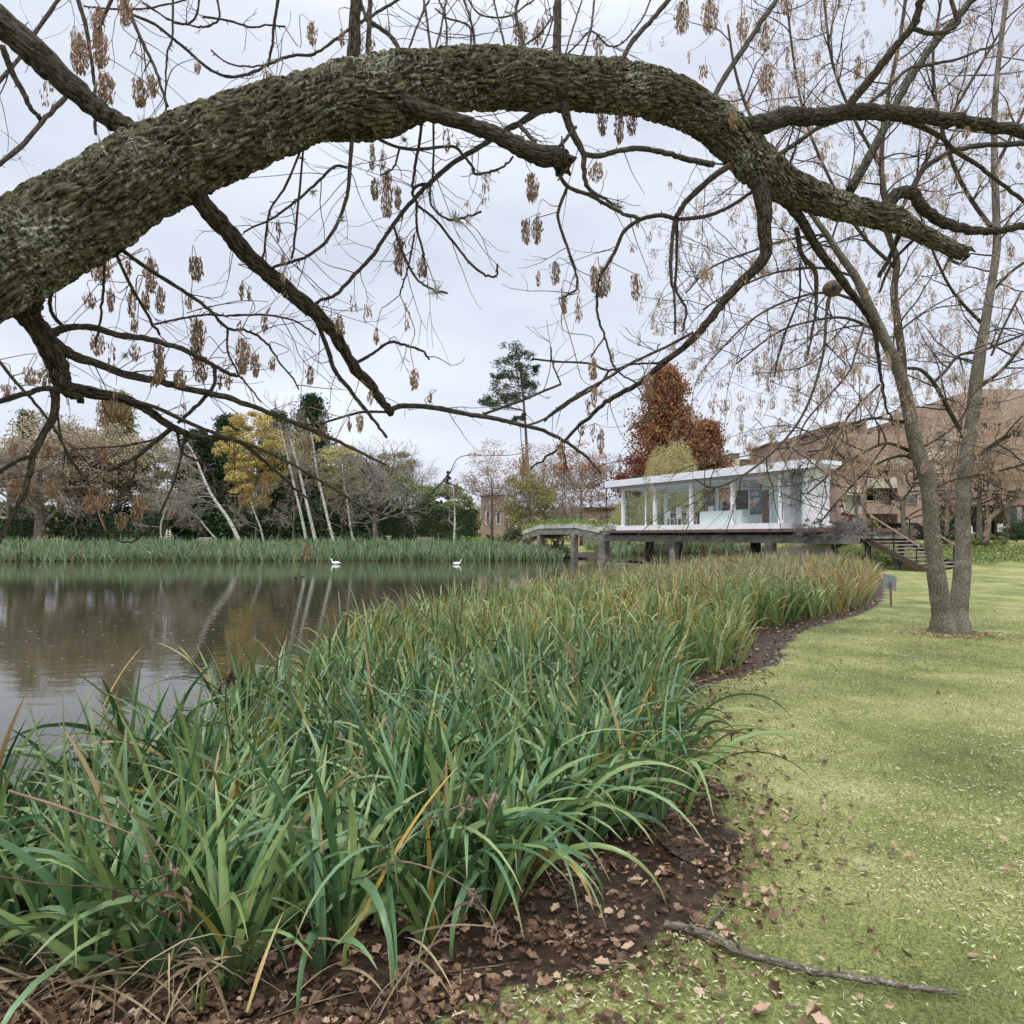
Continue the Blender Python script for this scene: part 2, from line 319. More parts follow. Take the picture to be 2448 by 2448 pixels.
# ------------------------------------------------------------------ plan of the place
WZ = -.35
edge = [(1120, 2405), (1330, 2345), (1500, 2305), (1630, 2235), (1735, 2120), (1780, 2040), (1770, 1980), (1730, 1900), (1668, 1800), (1650, 1740), (1655, 1668),
        (1700, 1642), (1800, 1606), (1868, 1588), (1874, 1555), (1915, 1512), (1990, 1488), (2070, 1464), (2112, 1438), (2125, 1385)]
EDGE = [tuple(G(a, b)[:2]) for a, b in edge]
BEDFAR = [(-9, 3.0), (-4, 3.5), (-2.8, 3.95), (-2.4, 4.9), (-2.2, 6.0), (-1.9, 8.6), (-.7, 13.5), (2.6, 19), (6.8, 26.5), (10.5, 32.5), (15.5, 33)]
ib = [(0, 2290), (280, 2293), (570, 2325), (817, 2281), (1000, 2230), (1200, 2190), (1290, 2080), (1430, 2000), (1560, 1960), (1610, 1850), (1590, 1740),
      (1585, 1665), (1630, 1604), (1750, 1592), (1762, 1560), (1772, 1500), (1885, 1488), (1995, 1462), (2068, 1446), (2090, 1385)]
IB = [tuple(G(a, b)[:2]) for a, b in ib]
MUD = [(-9, 1.6), (-1.2, 1.85), (-.5, 2.02)] + EDGE + [(16, 33)] + BEDFAR[::-1]
BED = [(-9, 2.2), (-3, 2.45)] + IB + [(15.5, 32)] + BEDFAR[::-1]
POND = BEDFAR + [(17, 35), (21, 42), (24, 55), (22, 72), (15, 72), (9, 60), (3, 57), (0, 51.5), (-20, 51), (-45, 50), (-75, 47), (-80, 10), (-30, -6), (-9, 1.0)]

def height(x, y):
    x = np.asarray(x, float); y = np.asarray(y, float)
    d = sdist(x, y, POND); ip = inpoly(x, y, POND)
    im = inpoly(x, y, MUD); dm = sdist(x, y, MUD)
    far = np.clip((y - 45) / 12, 0, 1)
    land = .05 * np.sin(x * .35 + 1) * np.sin(y * .22) * np.clip((np.hypot(x, y) - 6) / 10, 0, 1)
    # right side climbs to the apartments
    land = land + 1.25 * np.clip(((x - 17) * .5 + (y - 33) * .5) / 8, 0, 1) * np.clip((x - 15) / 5, 0, 1)
    land = np.maximum(land, .5 * far)
    bank = np.clip(d / 4, 0, 1); bank = bank * bank * (3 - 2 * bank)
    z = WZ + (land - WZ) * np.where(y > 40, bank, 1)
    mud = -.07 - .22 * np.clip(1 - d / 2.2, 0, 1)
    k = np.clip(dm / .45, 0, 1)
    z = np.where(im, z * (1 - k) + mud * k, z)
    z = np.where(ip, WZ - .02 - np.clip(d, 0, 4) * .3, z)
    return z
def hz(x, y): return float(height(np.array([x]), np.array([y]))[0])

# ground sheet
ys = np.concatenate([np.linspace(-6, 1.5, 16)[:-1], np.linspace(1.5, 8, 150)[:-1], 8 * (100 / 8) ** np.linspace(0, 1, 190)[:-1], np.linspace(100, 1500, 24)])
xk = np.linspace(-1, 1, 261); xs_ = np.sinh(xk * 6.2) / math.sinh(6.2) * 1200; xs_ += xk * 14
X, Y = np.meshgrid(xs_, ys); Z = height(X, Y)
rr_ = np.hypot(X, Y); mud_in = inpoly(X, Y, MUD) | inpoly(X, Y, POND)
for i in range(X.shape[0]):
    for j in range(X.shape[1]):
        if rr_[i, j] < 30:
            Z[i, j] += .022 * mnoise.noise(Vector((X[i, j] * 1.3, Y[i, j] * 1.3, 0))) + .010 * mnoise.noise(Vector((X[i, j] * 6, Y[i, j] * 6, 3))) + (.02 * mnoise.noise(Vector((X[i, j] * 9, Y[i, j] * 9, 8))) if mud_in[i, j] else 0)
nr, nc = X.shape
g = MB(); ii = np.arange(nr - 1)[:, None] * nc; jj = np.arange(nc - 1)[None]
dmm = sdist(X, Y, MUD)
mudw = np.where(mud_in, np.clip(.5 + dmm / .3, 0, 1), np.clip(.5 - dmm / .3, 0, 1)); mudw = np.maximum(mudw, np.clip(2.6 - sdist(X, Y, POND), 0, 1) * (Y > 35))
farw = np.clip((Y - 40) / 10, 0, 1)
# strip of gritty path on the far right bank
at = np.stack([mudw, farw, np.zeros_like(X)], -1)
g.add(np.stack([X, Y, Z], -1), np.stack([ii + jj, ii + jj + 1, ii + nc + jj + 1, ii + nc + jj], -1).reshape(-1, 4), None, at)
def ground_mat():
    m = bpy.data.materials.new('lawn_and_mud'); m.use_nodes = True; nt = m.node_tree; n = nt.nodes; l = nt.links
    b = n['Principled BSDF']; tcx = n.new('ShaderNodeTexCoord')
    def noise(sc, det=5, ro=.5):
        k = n.new('ShaderNodeTexNoise'); k.inputs['Scale'].default_value = sc; k.inputs['Detail'].default_value = det; k.inputs['Roughness'].default_value = ro
        l.new(tcx.outputs['Object'], k.inputs['Vector']); return k
    def ramp(src, st):
        r = n.new('ShaderNodeValToRGB'); l.new(src, r.inputs[0]); e = r.color_ramp.elements
        e[0].position = st[0][0]; e[0].color = (*st[0][1], 1); e[1].position = st[-1][0]; e[1].color = (*st[-1][1], 1)
        for p_, c in st[1:-1]: x = e.new(p_); x.color = (*c, 1)
        return r
    big = ramp(noise(.75, 8, .68).outputs[0], [(.34, (.12, .145, .04)), (.5, (.245, .265, .085)), (.68, (.42, .41, .185))])
    fine = ramp(noise(70, 6, .8).outputs[0], [(.39, (.18, .20, .15)), (.5, (.9, .9, .85)), (.62, (1.6, 1.5, 1.45))])
    mu = n.new('ShaderNodeMix'); mu.data_type = 'RGBA'; mu.blend_type = 'MULTIPLY'; mu.inputs[0].default_value = .8; l.new(big.outputs[0], mu.inputs[6]); l.new(fine.outputs[0], mu.inputs[7])
    mud = ramp(noise(9, 8, .7).outputs[0], [(.3, (.018, .011, .006)), (.5, (.048, .028, .016)), (.72, (.12, .078, .045))])
    a = n.new('ShaderNodeAttribute'); a.attribute_name = 'cyl'; sp = n.new('ShaderNodeSeparateXYZ'); l.new(a.outputs['Vector'], sp.inputs[0])
    en = noise(3.5, 6, .65); am = n.new('ShaderNodeMath'); am.operation = 'MULTIPLY_ADD'; l.new(en.outputs[0], am.inputs[0]); am.inputs[1].default_value = 1.3; l.new(sp.outputs[0], am.inputs[2])
    mr = n.new('ShaderNodeMapRange'); mr.inputs['From Min'].default_value = 1.08; mr.inputs['From Max'].default_value = 1.22; l.new(am.outputs[0], mr.inputs[0])
    mm = n.new('ShaderNodeMix'); mm.data_type = 'RGBA'; l.new(mr.outputs[0], mm.inputs[0]); l.new(mu.outputs[2], mm.inputs[6]); l.new(mud.outputs[0], mm.inputs[7])
    l.new(mm.outputs[2], b.inputs['Base Color'])
    ro = n.new('ShaderNodeMapRange'); ro.inputs['To Min'].default_value = .95; ro.inputs['To Max'].default_value = .28; l.new(mr.outputs[0], ro.inputs[0]); l.new(ro.outputs[0], b.inputs['Roughness'])
    b.inputs['Specular IOR Level'].default_value = .4
    bp = n.new('ShaderNodeBump'); bp.inputs['Strength'].default_value = .8; bp.inputs['Distance'].default_value = .02; l.new(noise(45, 5, .7).outputs[0], bp.inputs['Height']); l.new(bp.outputs[0], b.inputs['Normal'])
    return m
tag(g.build('ground', ground_mat(), smooth=True), 'lawn running down to the muddy pond edge', kind='structure')

# pond water
wm = bpy.data.materials.new('pond_water'); wm.use_nodes = True; n_ = wm.node_tree.nodes; l_ = wm.node_tree.links; b_ = n_['Principled BSDF']
b_.inputs['Base Color'].default_value = (.050, .046, .026, 1); b_.inputs['Roughness'].default_value = .035; b_.inputs['IOR'].default_value = 1.33; b_.inputs['Specular IOR Level'].default_value = .5
t_ = n_.new('ShaderNodeTexCoord'); mp_ = n_.new('ShaderNodeMapping'); mp_.inputs['Scale'].default_value = (.7, 1.5, 1); l_.new(t_.outputs['Object'], mp_.inputs[0])
q_ = n_.new('ShaderNodeTexNoise'); q_.inputs['Scale'].default_value = 2.2; q_.inputs['Detail'].default_value = 4; l_.new(mp_.outputs[0], q_.inputs['Vector'])
w_ = n_.new('ShaderNodeBump'); w_.inputs['Strength'].default_value = .065; w_.inputs['Distance'].default_value = .05; l_.new(q_.outputs[0], w_.inputs['Height']); l_.new(w_.outputs[0], b_.inputs['Normal'])
M['water'] = wm
pm = wm.copy(); pm.name = 'puddle_water'; pm.node_tree.nodes['Principled BSDF'].inputs['Base Color'].default_value = (.05, .03, .02, 1)
pm.node_tree.nodes['Mapping'].inputs['Scale'].default_value = (9, 9, 9); pm.node_tree.nodes['Bump'].inputs['Strength'].default_value = .9; pm.node_tree.nodes['Principled BSDF'].inputs['IOR'].default_value = 1.6; M['puddle'] = pm
w = MB(); w.add([(-90, -8, WZ), (30, -8, WZ), (30, 80, WZ), (-90, 80, WZ)], [(0, 1, 2, 3)]); tag(w.build('pond_water', M['water']), kind='structure')
def puddle(sx, sy, rx, ry):
    c = G(sx, sy, -.05); z = hz(c[0], c[1]) + .006
    a = np.linspace(0, 2 * PI, 41)[:-1]
    rad = np.array([1 + .3 * mnoise.noise(Vector((math.cos(t) * 1.7, math.sin(t) * 1.7, sx))) for t in a])
    v = np.stack([c[0] + rx * rad * np.cos(a), c[1] + ry * rad * np.sin(a), np.full(40, z)], -1)
    m = MB(); m.add(np.vstack([v, [c[0], c[1], z]]), None, [(i, (i + 1) % 40, 40) for i in range(40)])
    tag(m.build('puddle_water', M['puddle']), kind='structure')
puddle(1655, 1985, .22, .55); puddle(1815, 1575, .42, .35); puddle(1480, 2110, .35, .3)

# ------------------------------------------------------------------ distant lawns etc. are in the ground; simple material set
def flatmat(name, c, rough=.6, var=.12, scale=3, bump=.0, spec=.3, metallic=0.0, stretch=(1, 1, 1)):
    lo_ = tuple(x * (1 - var) for x in c); hi_ = tuple(min(1, x * (1 + var)) for x in c)
    return mat(name, [lo_, hi_], scale, rough, bump, spec=spec, metallic=metallic, stretch=stretch)
M['white'] = flatmat('white_paint', (.86, .86, .86), .5, .03, 1.2)
M['white2'] = flatmat('white_stucco', (.86, .86, .855), .75, .04, .8)
M['roofw'] = flatmat('white_roof_metal', (.84, .85, .88), .45, .04, .8)
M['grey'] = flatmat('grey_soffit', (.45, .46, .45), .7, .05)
M['brownfascia'] = flatmat('brown_fascia', (.16, .10, .085), .6, .15)
M['concrete'] = mat('weathered_concrete', [(.13, .12, .10), (.34, .32, .28)], 1.6, .9, .4, 14, stretch=(1, 1, 2.2), lo=.3, hi=.7)
M['concrete_lt'] = mat('pale_planter_concrete', [(.30, .29, .26), (.62, .60, .54)], 1.3, .9, .3, 14, stretch=(1, 1, .5), lo=.3, hi=.6)
M['concrete_shade'] = mat('shaded_concrete', [(.03, .03, .028), (.09, .085, .075)], 2, .8)  # shaded copy of the concrete: shade under the decks is in the colour
M['steps'] = flatmat('brown_steel', (.085, .055, .045), .55, .2, 6)
M['tread'] = flatmat('worn_tread', (.30, .25, .20), .7, .2, 6)
M['pink'] = flatmat('rose_render', (.40, .29, .24), .85, .1, .6)
M['cream'] = flatmat('cream_render', (.62, .56, .46), .85, .08, .6)
M['dark'] = flatmat('opening_shade', (.02, .02, .022), .5, .2)  # near-black colour paints the shade inside openings and recesses
M['wood'] = flatmat('weathered_wood', (.27, .19, .17), .8, .2, 5, stretch=(1, 1, 6))
M['doorwood'] = flatmat('brown_door_wood', (.20, .10, .06), .5, .2, 5)
M['black'] = flatmat('black_metal', (.02, .02, .022), .5, .2)
M['navy'] = flatmat('navy_cloth', (.035, .06, .16), .85, .2)
M['skin'] = flatmat('skin', (.38, .22, .15), .6, .05)
M['curtain'] = flatmat('curtain_cloth', (.55, .56, .56), .9, .1, 5, stretch=(6, 6, .3))
M['signm'] = flatmat('grey_sign_back', (.26, .28, .31), .45, .1, 8)
M['duck'] = flatmat('white_feathers', (.85, .85, .82), .8, .05)
M['orange'] = flatmat('orange_bill', (.6, .25, .04), .5, .1)
M['ladder'] = flatmat('white_ladder_paint', (.78, .76, .68), .6, .06)
M['mudnest'] = flatmat('dried_mud', (.13, .085, .06), .95, .3, 20, bump=.4)
gm = bpy.data.materials.new('window_glass'); gm.use_nodes = True; n_ = gm.node_tree.nodes; l_ = gm.node_tree.links
gl = n_.new('ShaderNodeBsdfGlossy'); gl.inputs['Roughness'].default_value = .02; tp = n_.new('ShaderNodeBsdfTransparent'); tp.inputs[0].default_value = (.84, .91, .88, 1)
fr = n_.new('ShaderNodeFresnel'); gg = n_.new('ShaderNodeNewGeometry'); mr_ = n_.new('ShaderNodeMapRange'); mr_.inputs['To Min'].default_value = 1.5; mr_.inputs['To Max'].default_value = 1 / 1.5; l_.new(gg.outputs['Backfacing'], mr_.inputs[0]); l_.new(mr_.outputs[0], fr.inputs[0]); mx_ = n_.new('ShaderNodeMixShader'); l_.new(fr.outputs[0], mx_.inputs[0]); l_.new(tp.outputs[0], mx_.inputs[1]); l_.new(gl.outputs[0], mx_.inputs[2]); l_.new(mx_.outputs[0], n_['Material Output'].inputs[0])
M['glass'] = gm
M['pane'] = mat('dark_window_glass', [(.03, .04, .045), (.10, .12, .13)], 1, .08, spec=.6)

# ------------------------------------------------------------------ glass pavilion over the water
O2 = np.array([14.1, 34.7]); U2 = np.array([-.51, .86]); V2 = np.array([.86, .51])
U3 = np.array([*U2, 0]); V3 = np.array([*V2, 0]); Z3 = np.array([0, 0, 1.0])
def LP(t, w, z): q = O2 + t * U2 + w * V2; return np.array([q[0], q[1], z])
def lbox(mb, t0, t1, w0, w1, z0, z1): mb.obox(LP(t0, w0, z0), U3 * (t1 - t0), V3 * (w1 - w0), Z3 * (z1 - z0)); return mb
def tw(sx, w):
    o = (sx - CX) / F; b = O2 + w * V2
    return (b[0] - o * b[1]) / (.51 + .86 * o)
def zw(sx, sy, w): t = tw(sx, w); q = O2 + t * U2 + w * V2; return EYE - (sy - HY) / F * q[1]
pv = empty('glass_pavilion', LP(6, 0, 1.2)); tag(pv, 'white flat-roofed glass pavilion standing on concrete piers over the pond', 'pavilion')
FL, CE = 2.28, 4.86
m = MB(); lbox(m, -3.2, 14.2, -.85, 4.4, 1.80, 1.97); part(m, 'deck', M['brownfascia'], pv)
m = MB(); lbox(m, -.2, 13.0, -.32, 4.05, 1.973, FL); part(m, 'floor_slab', M['white'], pv)
m = MB(); lbox(m, -2.1, 13.9, -.62, 1.97, 5.20, 5.40); lbox(m, 2.6, 13.9, 1.975, 4.6, 5.20, 5.40)
lbox(m, -2.0, 13.8, -.52, 1.90, 5.02, 5.197); lbox(m, 2.7, 13.8, 1.905, 4.5, 5.02, 5.197)
lbox(m, -2.1, 13.9, -.62, -.56, 4.96, 5.197)
rf = part(m, 'roof', M['roofw'], pv)
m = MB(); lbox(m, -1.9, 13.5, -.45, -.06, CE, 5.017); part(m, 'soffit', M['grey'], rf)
m = MB(); lbox(m, -.1, 12.8, -.10, .06, 4.72, 4.857); lbox(m, -.1, 12.8, 3.92, 4.06, 4.72, 5.017); lbox(m, 12.66, 12.8, .062, 3.918, 4.72, 5.017); part(m, 'lintel', M['white'], pv)
for t in (0, 3.16, 6.32, 9.48, 12.64):
    m = MB(); lbox(m, t - .09, t + .09, -.12, .10, FL, 4.72); part(m, 'column', M['white'], pv)
for t in (3.3, 7.9, 12.64):
    m = MB(); lbox(m, t - .09, t + .09, 3.86, 4.0, FL, 4.72); part(m, 'column', M['white'], pv)
m = MB(); lbox(m, 10.35, 10.43, -.02, .05, FL, 4.72); part(m, 'mullion', M['white'], pv)
for i in range(4):
    m = MB(); t0 = 3.16 * i + .092; m.add([LP(t0, 0, FL), LP(t0 + 2.97, 0, FL), LP(t0 + 2.97, 0, 4.72), LP(t0, 0, 4.72)], [(0, 1, 2, 3)]); part(m, 'glass_pane', M['glass'], pv)
for t0, t1 in ((3.4, 7.8), (8.0, 12.54)):
    m = MB(); m.add([LP(t0, 3.93, FL), LP(t1, 3.93, FL), LP(t1, 3.93, 4.72), LP(t0, 3.93, 4.72)], [(0, 1, 2, 3)]); part(m, 'glass_pane', M['glass'], pv)
m = MB(); m.add([LP(12.7, .1, FL), LP(12.7, 3.85, FL), LP(12.7, 3.85, 4.72), LP(12.7, .1, 4.72)], [(0, 1, 2, 3)]); part(m, 'glass_pane', M['glass'], pv)
# ceiling inside, end walls
m = MB(); lbox(m, -1.35, 12.6, .07, 1.85, 4.90, 5.01); lbox(m, 2.7, 12.6, 1.86, 3.9, 4.90, 5.01); part(m, 'ceiling', M['white2'], pv)
m = MB(); m.obox(LP(-1.42, .02, 1.975), V3 * 1.96, U3 * .16, Z3 * (5.015 - 1.975)); part(m, 'end_wall', M['white2'], pv)
m = MB(); lbox(m, -1.2, -.12, .55, .65, 1.975, 5.012); part(m, 'grey_entrance_panel', M['grey'], pv)
dm = MB(); lbox(dm, -1.1, -.45, .50, .545, 2.0, 4.25); dr = part(dm, 'door', flatmat('grey_door', (.33, .345, .34), .5, .05), pv)
h = MB(); h.tube([LP(-1.0, .44, 3.0), LP(-1.0, .44, 3.35)], .02, 6); part(h, 'handle', M['white'], dr)
m = MB(); lbox(m, -1.28, -1.18, .02, .10, 1.975, 5.012); part(m, 'green_tinted_frame', flatmat('pale_green_frame', (.50, .62, .54), .4, .05), pv)
m = MB(); lbox(m, -.12, 2.6, 1.80, 1.90, FL, 4.9); lbox(m, 2.6, 5.05, 2.4, 2.48, FL, 4.9)
part(m, 'partition_wall', M['white2'], pv)
m = MB(); lbox(m, 2.18, 2.58, 1.74, 1.797, FL, 4.2); part(m, 'brown_door', M['doorwood'], pv)
m = MB(); lbox(m, 3.02, 3.98, 2.35, 2.397, 2.80, 4.68); wf = part(m, 'window', M['white'], pv)
m = MB(); lbox(m, 3.08, 3.92, 2.335, 2.348, 2.86, 4.62); part(m, 'pane', M['pane'], wf)
m = MB(); lbox(m, 3.2, 3.9, 2.322, 2.333, 4.28, 4.58); lbox(m, 3.3, 3.85, 2.322, 2.333, 3.95, 4.2); lbox(m, 3.25, 3.7, 2.322, 2.333, 3.5, 3.85); part(m, 'pale_reflections', M['curtain'], wf)  # pale plates stand in for blotches reflected in the pane
# painting on the partition
p = empty('wall_painting', LP(4.5, 2.35, 3.2)); tag(p, 'dark wide landscape painting hung on the white wall inside the pavilion', 'painting')
m = MB(); lbox(m, 4.12, 4.98, 2.34, 2.397, 3.2, 4.34); part(m, 'frame', M['black'], p)
m = MB(); lbox(m, 4.16, 4.94, 2.325, 2.338, 3.24, 4.30); part(m, 'canvas', mat('dark_landscape_paint', [(.02, .015, .01), (.07, .05, .03), (.22, .16, .08)], 1.6, .6, stretch=(.5, .5, 3)), p)
# white low cabinet / sofa
p = empty('low_sofa', LP(4.6, .9, FL)); tag(p, 'long low white sofa behind the pavilion glass', 'sofa')
m = MB(); lbox(m, 2.9, 6.0, .5, 1.3, FL + .003, FL + .42); part(m, 'seat', M['white2'], p)
m = MB(); lbox(m, 2.9, 6.0, .35, .495, FL + .003, FL + .78); part(m, 'backrest', M['white2'], p)
p = empty('dining_table', LP(8.3, 1.6, FL)); tag(p, 'dark dining table with white chairs inside the pavilion', 'table')
m = MB(); lbox(m, 6.9, 9.4, 1.2, 2.1, FL + .70, FL + .76); part(m, 'table_top', M['black'], p)
for t in (6.95, 9.3):
    for q in (1.25, 2.0):
        m = MB(); lbox(m, t, t + .06, q, q + .06, FL + .003, FL + .70); part(m, 'leg', M['black'], p)
def chair(t, w_, lab, h_=.95, face=1):
    p = empty('dining_chair', LP(t, w_, FL)); tag(p, lab, 'chair', 'white chairs around the dark table')
    m = MB(); lbox(m, t - .23, t + .23, w_ - .23, w_ + .23, FL + .42, FL + .48); part(m, 'seat', M['white'], p)
    b0 = w_ - .25 if face > 0 else w_ + .2
    m = MB(); lbox(m, t - .22, t + .22, b0, b0 + .05, FL + .50, FL + h_); part(m, 'backrest', M['white'], p)
    for a in (-.2, .17):
        for b in (-.2, .17):
            m = MB(); lbox(m, t + a, t + a + .035, w_ + b, w_ + b + .035, FL + .003, FL + .42); part(m, 'leg', M['white'], p)
chair(9.0, .85, 'white chair at the left end of the dark table in the pavilion')
chair(8.0, .85, 'white chair with the tallest back, middle of the dark table', 1.1)
chair(7.1, .85, 'white chair beside the floor lamp in the pavilion')
chair(6.05, 1.6, 'white chair in front of the oval wicker chair', 1.15)
p = empty('floor_lamp', LP(7.4, 2.4, FL)); tag(p, 'slim floor lamp with a shallow mushroom shade inside the pavilion', 'lamp')
m = MB(); m.tube([LP(7.4, 2.4, FL + .01), LP(7.4, 2.4, FL + 1.65)], .03, 8); m.tube([LP(7.4, 2.4, FL + .003), LP(7.4, 2.4, FL + .03)], .16, 12); part(m, 'stand', M['concrete_lt'], p)
m = MB(); m.ball(LP(7.4, 2.4, FL + 1.66), (.42, .42, .09), 14, 6); part(m, 'lamp_shade', M['concrete_lt'], p)
p = empty('oval_wicker_chair', LP(6.0, 2.6, FL)); tag(p, 'tall oval white wicker chair with dark cushions in the pavilion', 'chair')
oc = LP(6.0, 2.6, FL + 1.02); m = MB()
for k in range(12):
    a = np.linspace(0, 2 * PI, 25); sc_ = 1 - .045 * k * .8
    m.tube([oc + U3 * math.cos(x) * .45 * sc_ + Z3 * math.sin(x) * .85 * sc_ + V3 * (.035 * k) for x in a], .022, 4, False)
part(m, 'shell', M['white'], p)
m = MB(); m.ball(oc - V3 * .05 + Z3 * -.15, (.22, .15, .24)); m.ball(oc + Z3 * .28 - V3 * .05, (.15, .12, .17)); m.ball(oc + Z3 * -.48 - V3 * .02, (.2, .18, .12)); part(m, 'cushion', M['black'], p, True)
# concrete beam, piers, footings
cb = empty('concrete_walkway', LP(5, 0, 1.2)); tag(cb, 'long weathered concrete beam carried on piers beneath the white pavilion', 'walkway')
m = MB(); lbox(m, -4.3, 14.6, -.30, .0, 1.22, 1.64); lbox(m, -4.3, 14.6, 4.0, 4.3, 1.22, 1.64); lbox(m, -4.3, 14.6, .003, 3.997, 1.46, 1.62); part(m, 'beam', M['concrete'], cb)
m = MB(); lbox(m, -3.25, 14.0, -.1, 4.1, 1.643, 1.797); part(m, 'recess_shade_strip', M['concrete_shade'], cb)  # dark strip stands in for the shaded recess between deck and beam
for t, w_, mm_ in ((14.5, -.28, 'concrete'), (7.7, -.28, 'concrete'), (.6, -.28, 'concrete'), (14.5, 3.9, 'concrete_shade'), (10.9, 3.2, 'concrete_shade'), (4.4, 3.2, 'concrete_shade')):
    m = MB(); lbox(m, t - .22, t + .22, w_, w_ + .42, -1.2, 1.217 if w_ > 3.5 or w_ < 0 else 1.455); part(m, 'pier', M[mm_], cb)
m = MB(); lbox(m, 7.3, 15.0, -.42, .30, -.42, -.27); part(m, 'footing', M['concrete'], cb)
m = MB(); lbox(m, 3.9, 15.6, 3.0, 3.9, -.42, -.24); part(m, 'footing', M['concrete_shade'], cb)

# arched planter bridge on the left
br = empty('planter_bridge', (3.3, 52, 1.7)); tag(br, 'raised concrete footbridge with leafy planters left of the white pavilion', 'footbridge')
# front edge points: (x, y, z_bottom)
fe = [(1.0, 62.0, 1.22), (2.40, 57.5, 1.72), (4.85, 50.2, 1.70), (5.35, 49.2, 1.55), (6.75, 47.0, 1.22)]
dp = np.array([2.6, 1.5, 0])
def ribbon(name, off_n, z0, z1, thick, mt):
    m = MB()
    for (x0, y0, b0), (x1, y1, b1) in zip(fe[:-1], fe[1:]):
        a = np.array([x0, y0, 0]) + off_n; b = np.array([x1, y1, 0]) + off_n; d_ = b - a; nn_ = np.array([-d_[1], d_[0], 0]); nn_ /= np.linalg.norm(nn_); nn_ = nn_ if nn_[0] > 0 else -nn_
        v = [a + Z3 * (b0 + z0), b + Z3 * (b1 + z0), b + Z3 * (b1 + z1), a + Z3 * (b0 + z1)]; v += [k + nn_ * thick for k in v]
        m.add(v, [(0, 1, 2, 3), (7, 6, 5, 4), (0, 4, 5, 1), (3, 2, 6, 7), (0, 3, 7, 4), (1, 5, 6, 2)])
    return part(m, name, mt, br)
ribbon('edge_beam', np.zeros(3), 0, .50, .25, M['concrete'])
ribbon('edge_beam', dp, 0, .50, .25, M['concrete_shade'])
ribbon('deck_slab', np.array([.25, .15, 0]), .12, .45, 2.5, M['concrete_shade'])
ribbon('planter', np.array([-.05, -.03, 0]), .503, .84, .5, M['concrete_lt'])
ribbon('planter', dp + np.array([-.05, -.03, 0]), .503, .84, .5, M['concrete_lt'])
for x, y in ((2.46, 57.4), (4.78, 50.3), (6.5, 47.6), (4.1, 61.0), (1.05, 61.8)):
    m = MB(); m.obox((x - .1, y, -1.2), U3 * .4, V3 * .42, Z3 * 2.95 if y > 49 and y < 61 else Z3 * 2.4); part(m, 'pier', M['concrete'], br)
m = MB(); m.obox((1.7, 57.2, WZ - .1), np.array([4.2, -8.5, 0]) * .72, V3 * .5, Z3 * .17); m.obox((3.4, 61.2, WZ - .1), np.array([3.2, -6.5, 0]) * .8, V3 * .5, Z3 * .2); part(m, 'footing', M['concrete_shade'], br)
# leafy planting on the bridge
m = MB(); cs = []
for (x0, y0, b0), (x1, y1, b1) in zip(fe[:-1], fe[1:]):
    for k in range(int(90 * math.hypot(x1 - x0, y1 - y0))):
        f_ = rs.rand(); o_ = (dp if rs.rand() < .3 else 0) ; c_ = np.array([x0 + (x1 - x0) * f_, y0 + (y1 - y0) * f_, b0 + (b1 - b0) * f_ + .82 + rs.rand() ** 1.6 * .42]) + o_ + np.array([rs.uniform(-.15, .5), rs.uniform(-.1, .3), 0])
        if mnoise.noise(Vector((c_[0] * 1.2, c_[1] * 1.2, 0))) > -.25 - .3 * rs.rand(): cs.append(c_)
diamonds(m, np.array(cs), rs.uniform(.12, .26, len(cs)), rs.uniform(.07, .13, len(cs)))
M['brightleaf'] = mat('bright_green_leaf', [(.10, .19, .03), (.22, .32, .06)], 3, .6, trans=.25, island=[(0, (.08, .17, .03)), (.5, (.20, .32, .06)), (1, (.36, .42, .12))])
tag(m.build('planter_plants', M['brightleaf']), 'low bright green plants filling the footbridge planters', 'plants', kind='stuff')
# far steps beneath the bridge
st = empty('far_steps', (.8, 62, .5)); tag(st, 'open brown steps climbing to the far end of the footbridge', 'steps')
tr_ = MB()
for k in range(7): tr_.obox((-1.6 + k * .36, 66.2 - k * .35, .30 + k * .17), np.array([1.6, 1.5, 0]), np.array([.3, -.3, 0]), Z3 * .05)
part(tr_, 'treads', M['tread'], st)
for o_ in (0, 1):
    m = MB(); a_ = np.array([-1.7, 66.4, .1]) + o_ * np.array([1.65, 1.55, 0]); m.obox(a_, np.array([2.6, -2.5, 1.2]), np.array([.08, .08, 0]), Z3 * .25); part(m, 'stringer', M['steps'], st)
m = MB(); a_ = np.array([-1.7, 66.4, 1.2]); m.tube([a_, a_ + (2.6, -2.5, 1.25)], .05, 6)
for k in (0.02, .5, .98): m.tube([a_ + np.array([2.6, -2.5, 1.25]) * k, a_ + np.array([2.6, -2.5, 1.25]) * k - Z3 * 1.0], .04, 6)
part(m, 'handrail', M['steps'], st)

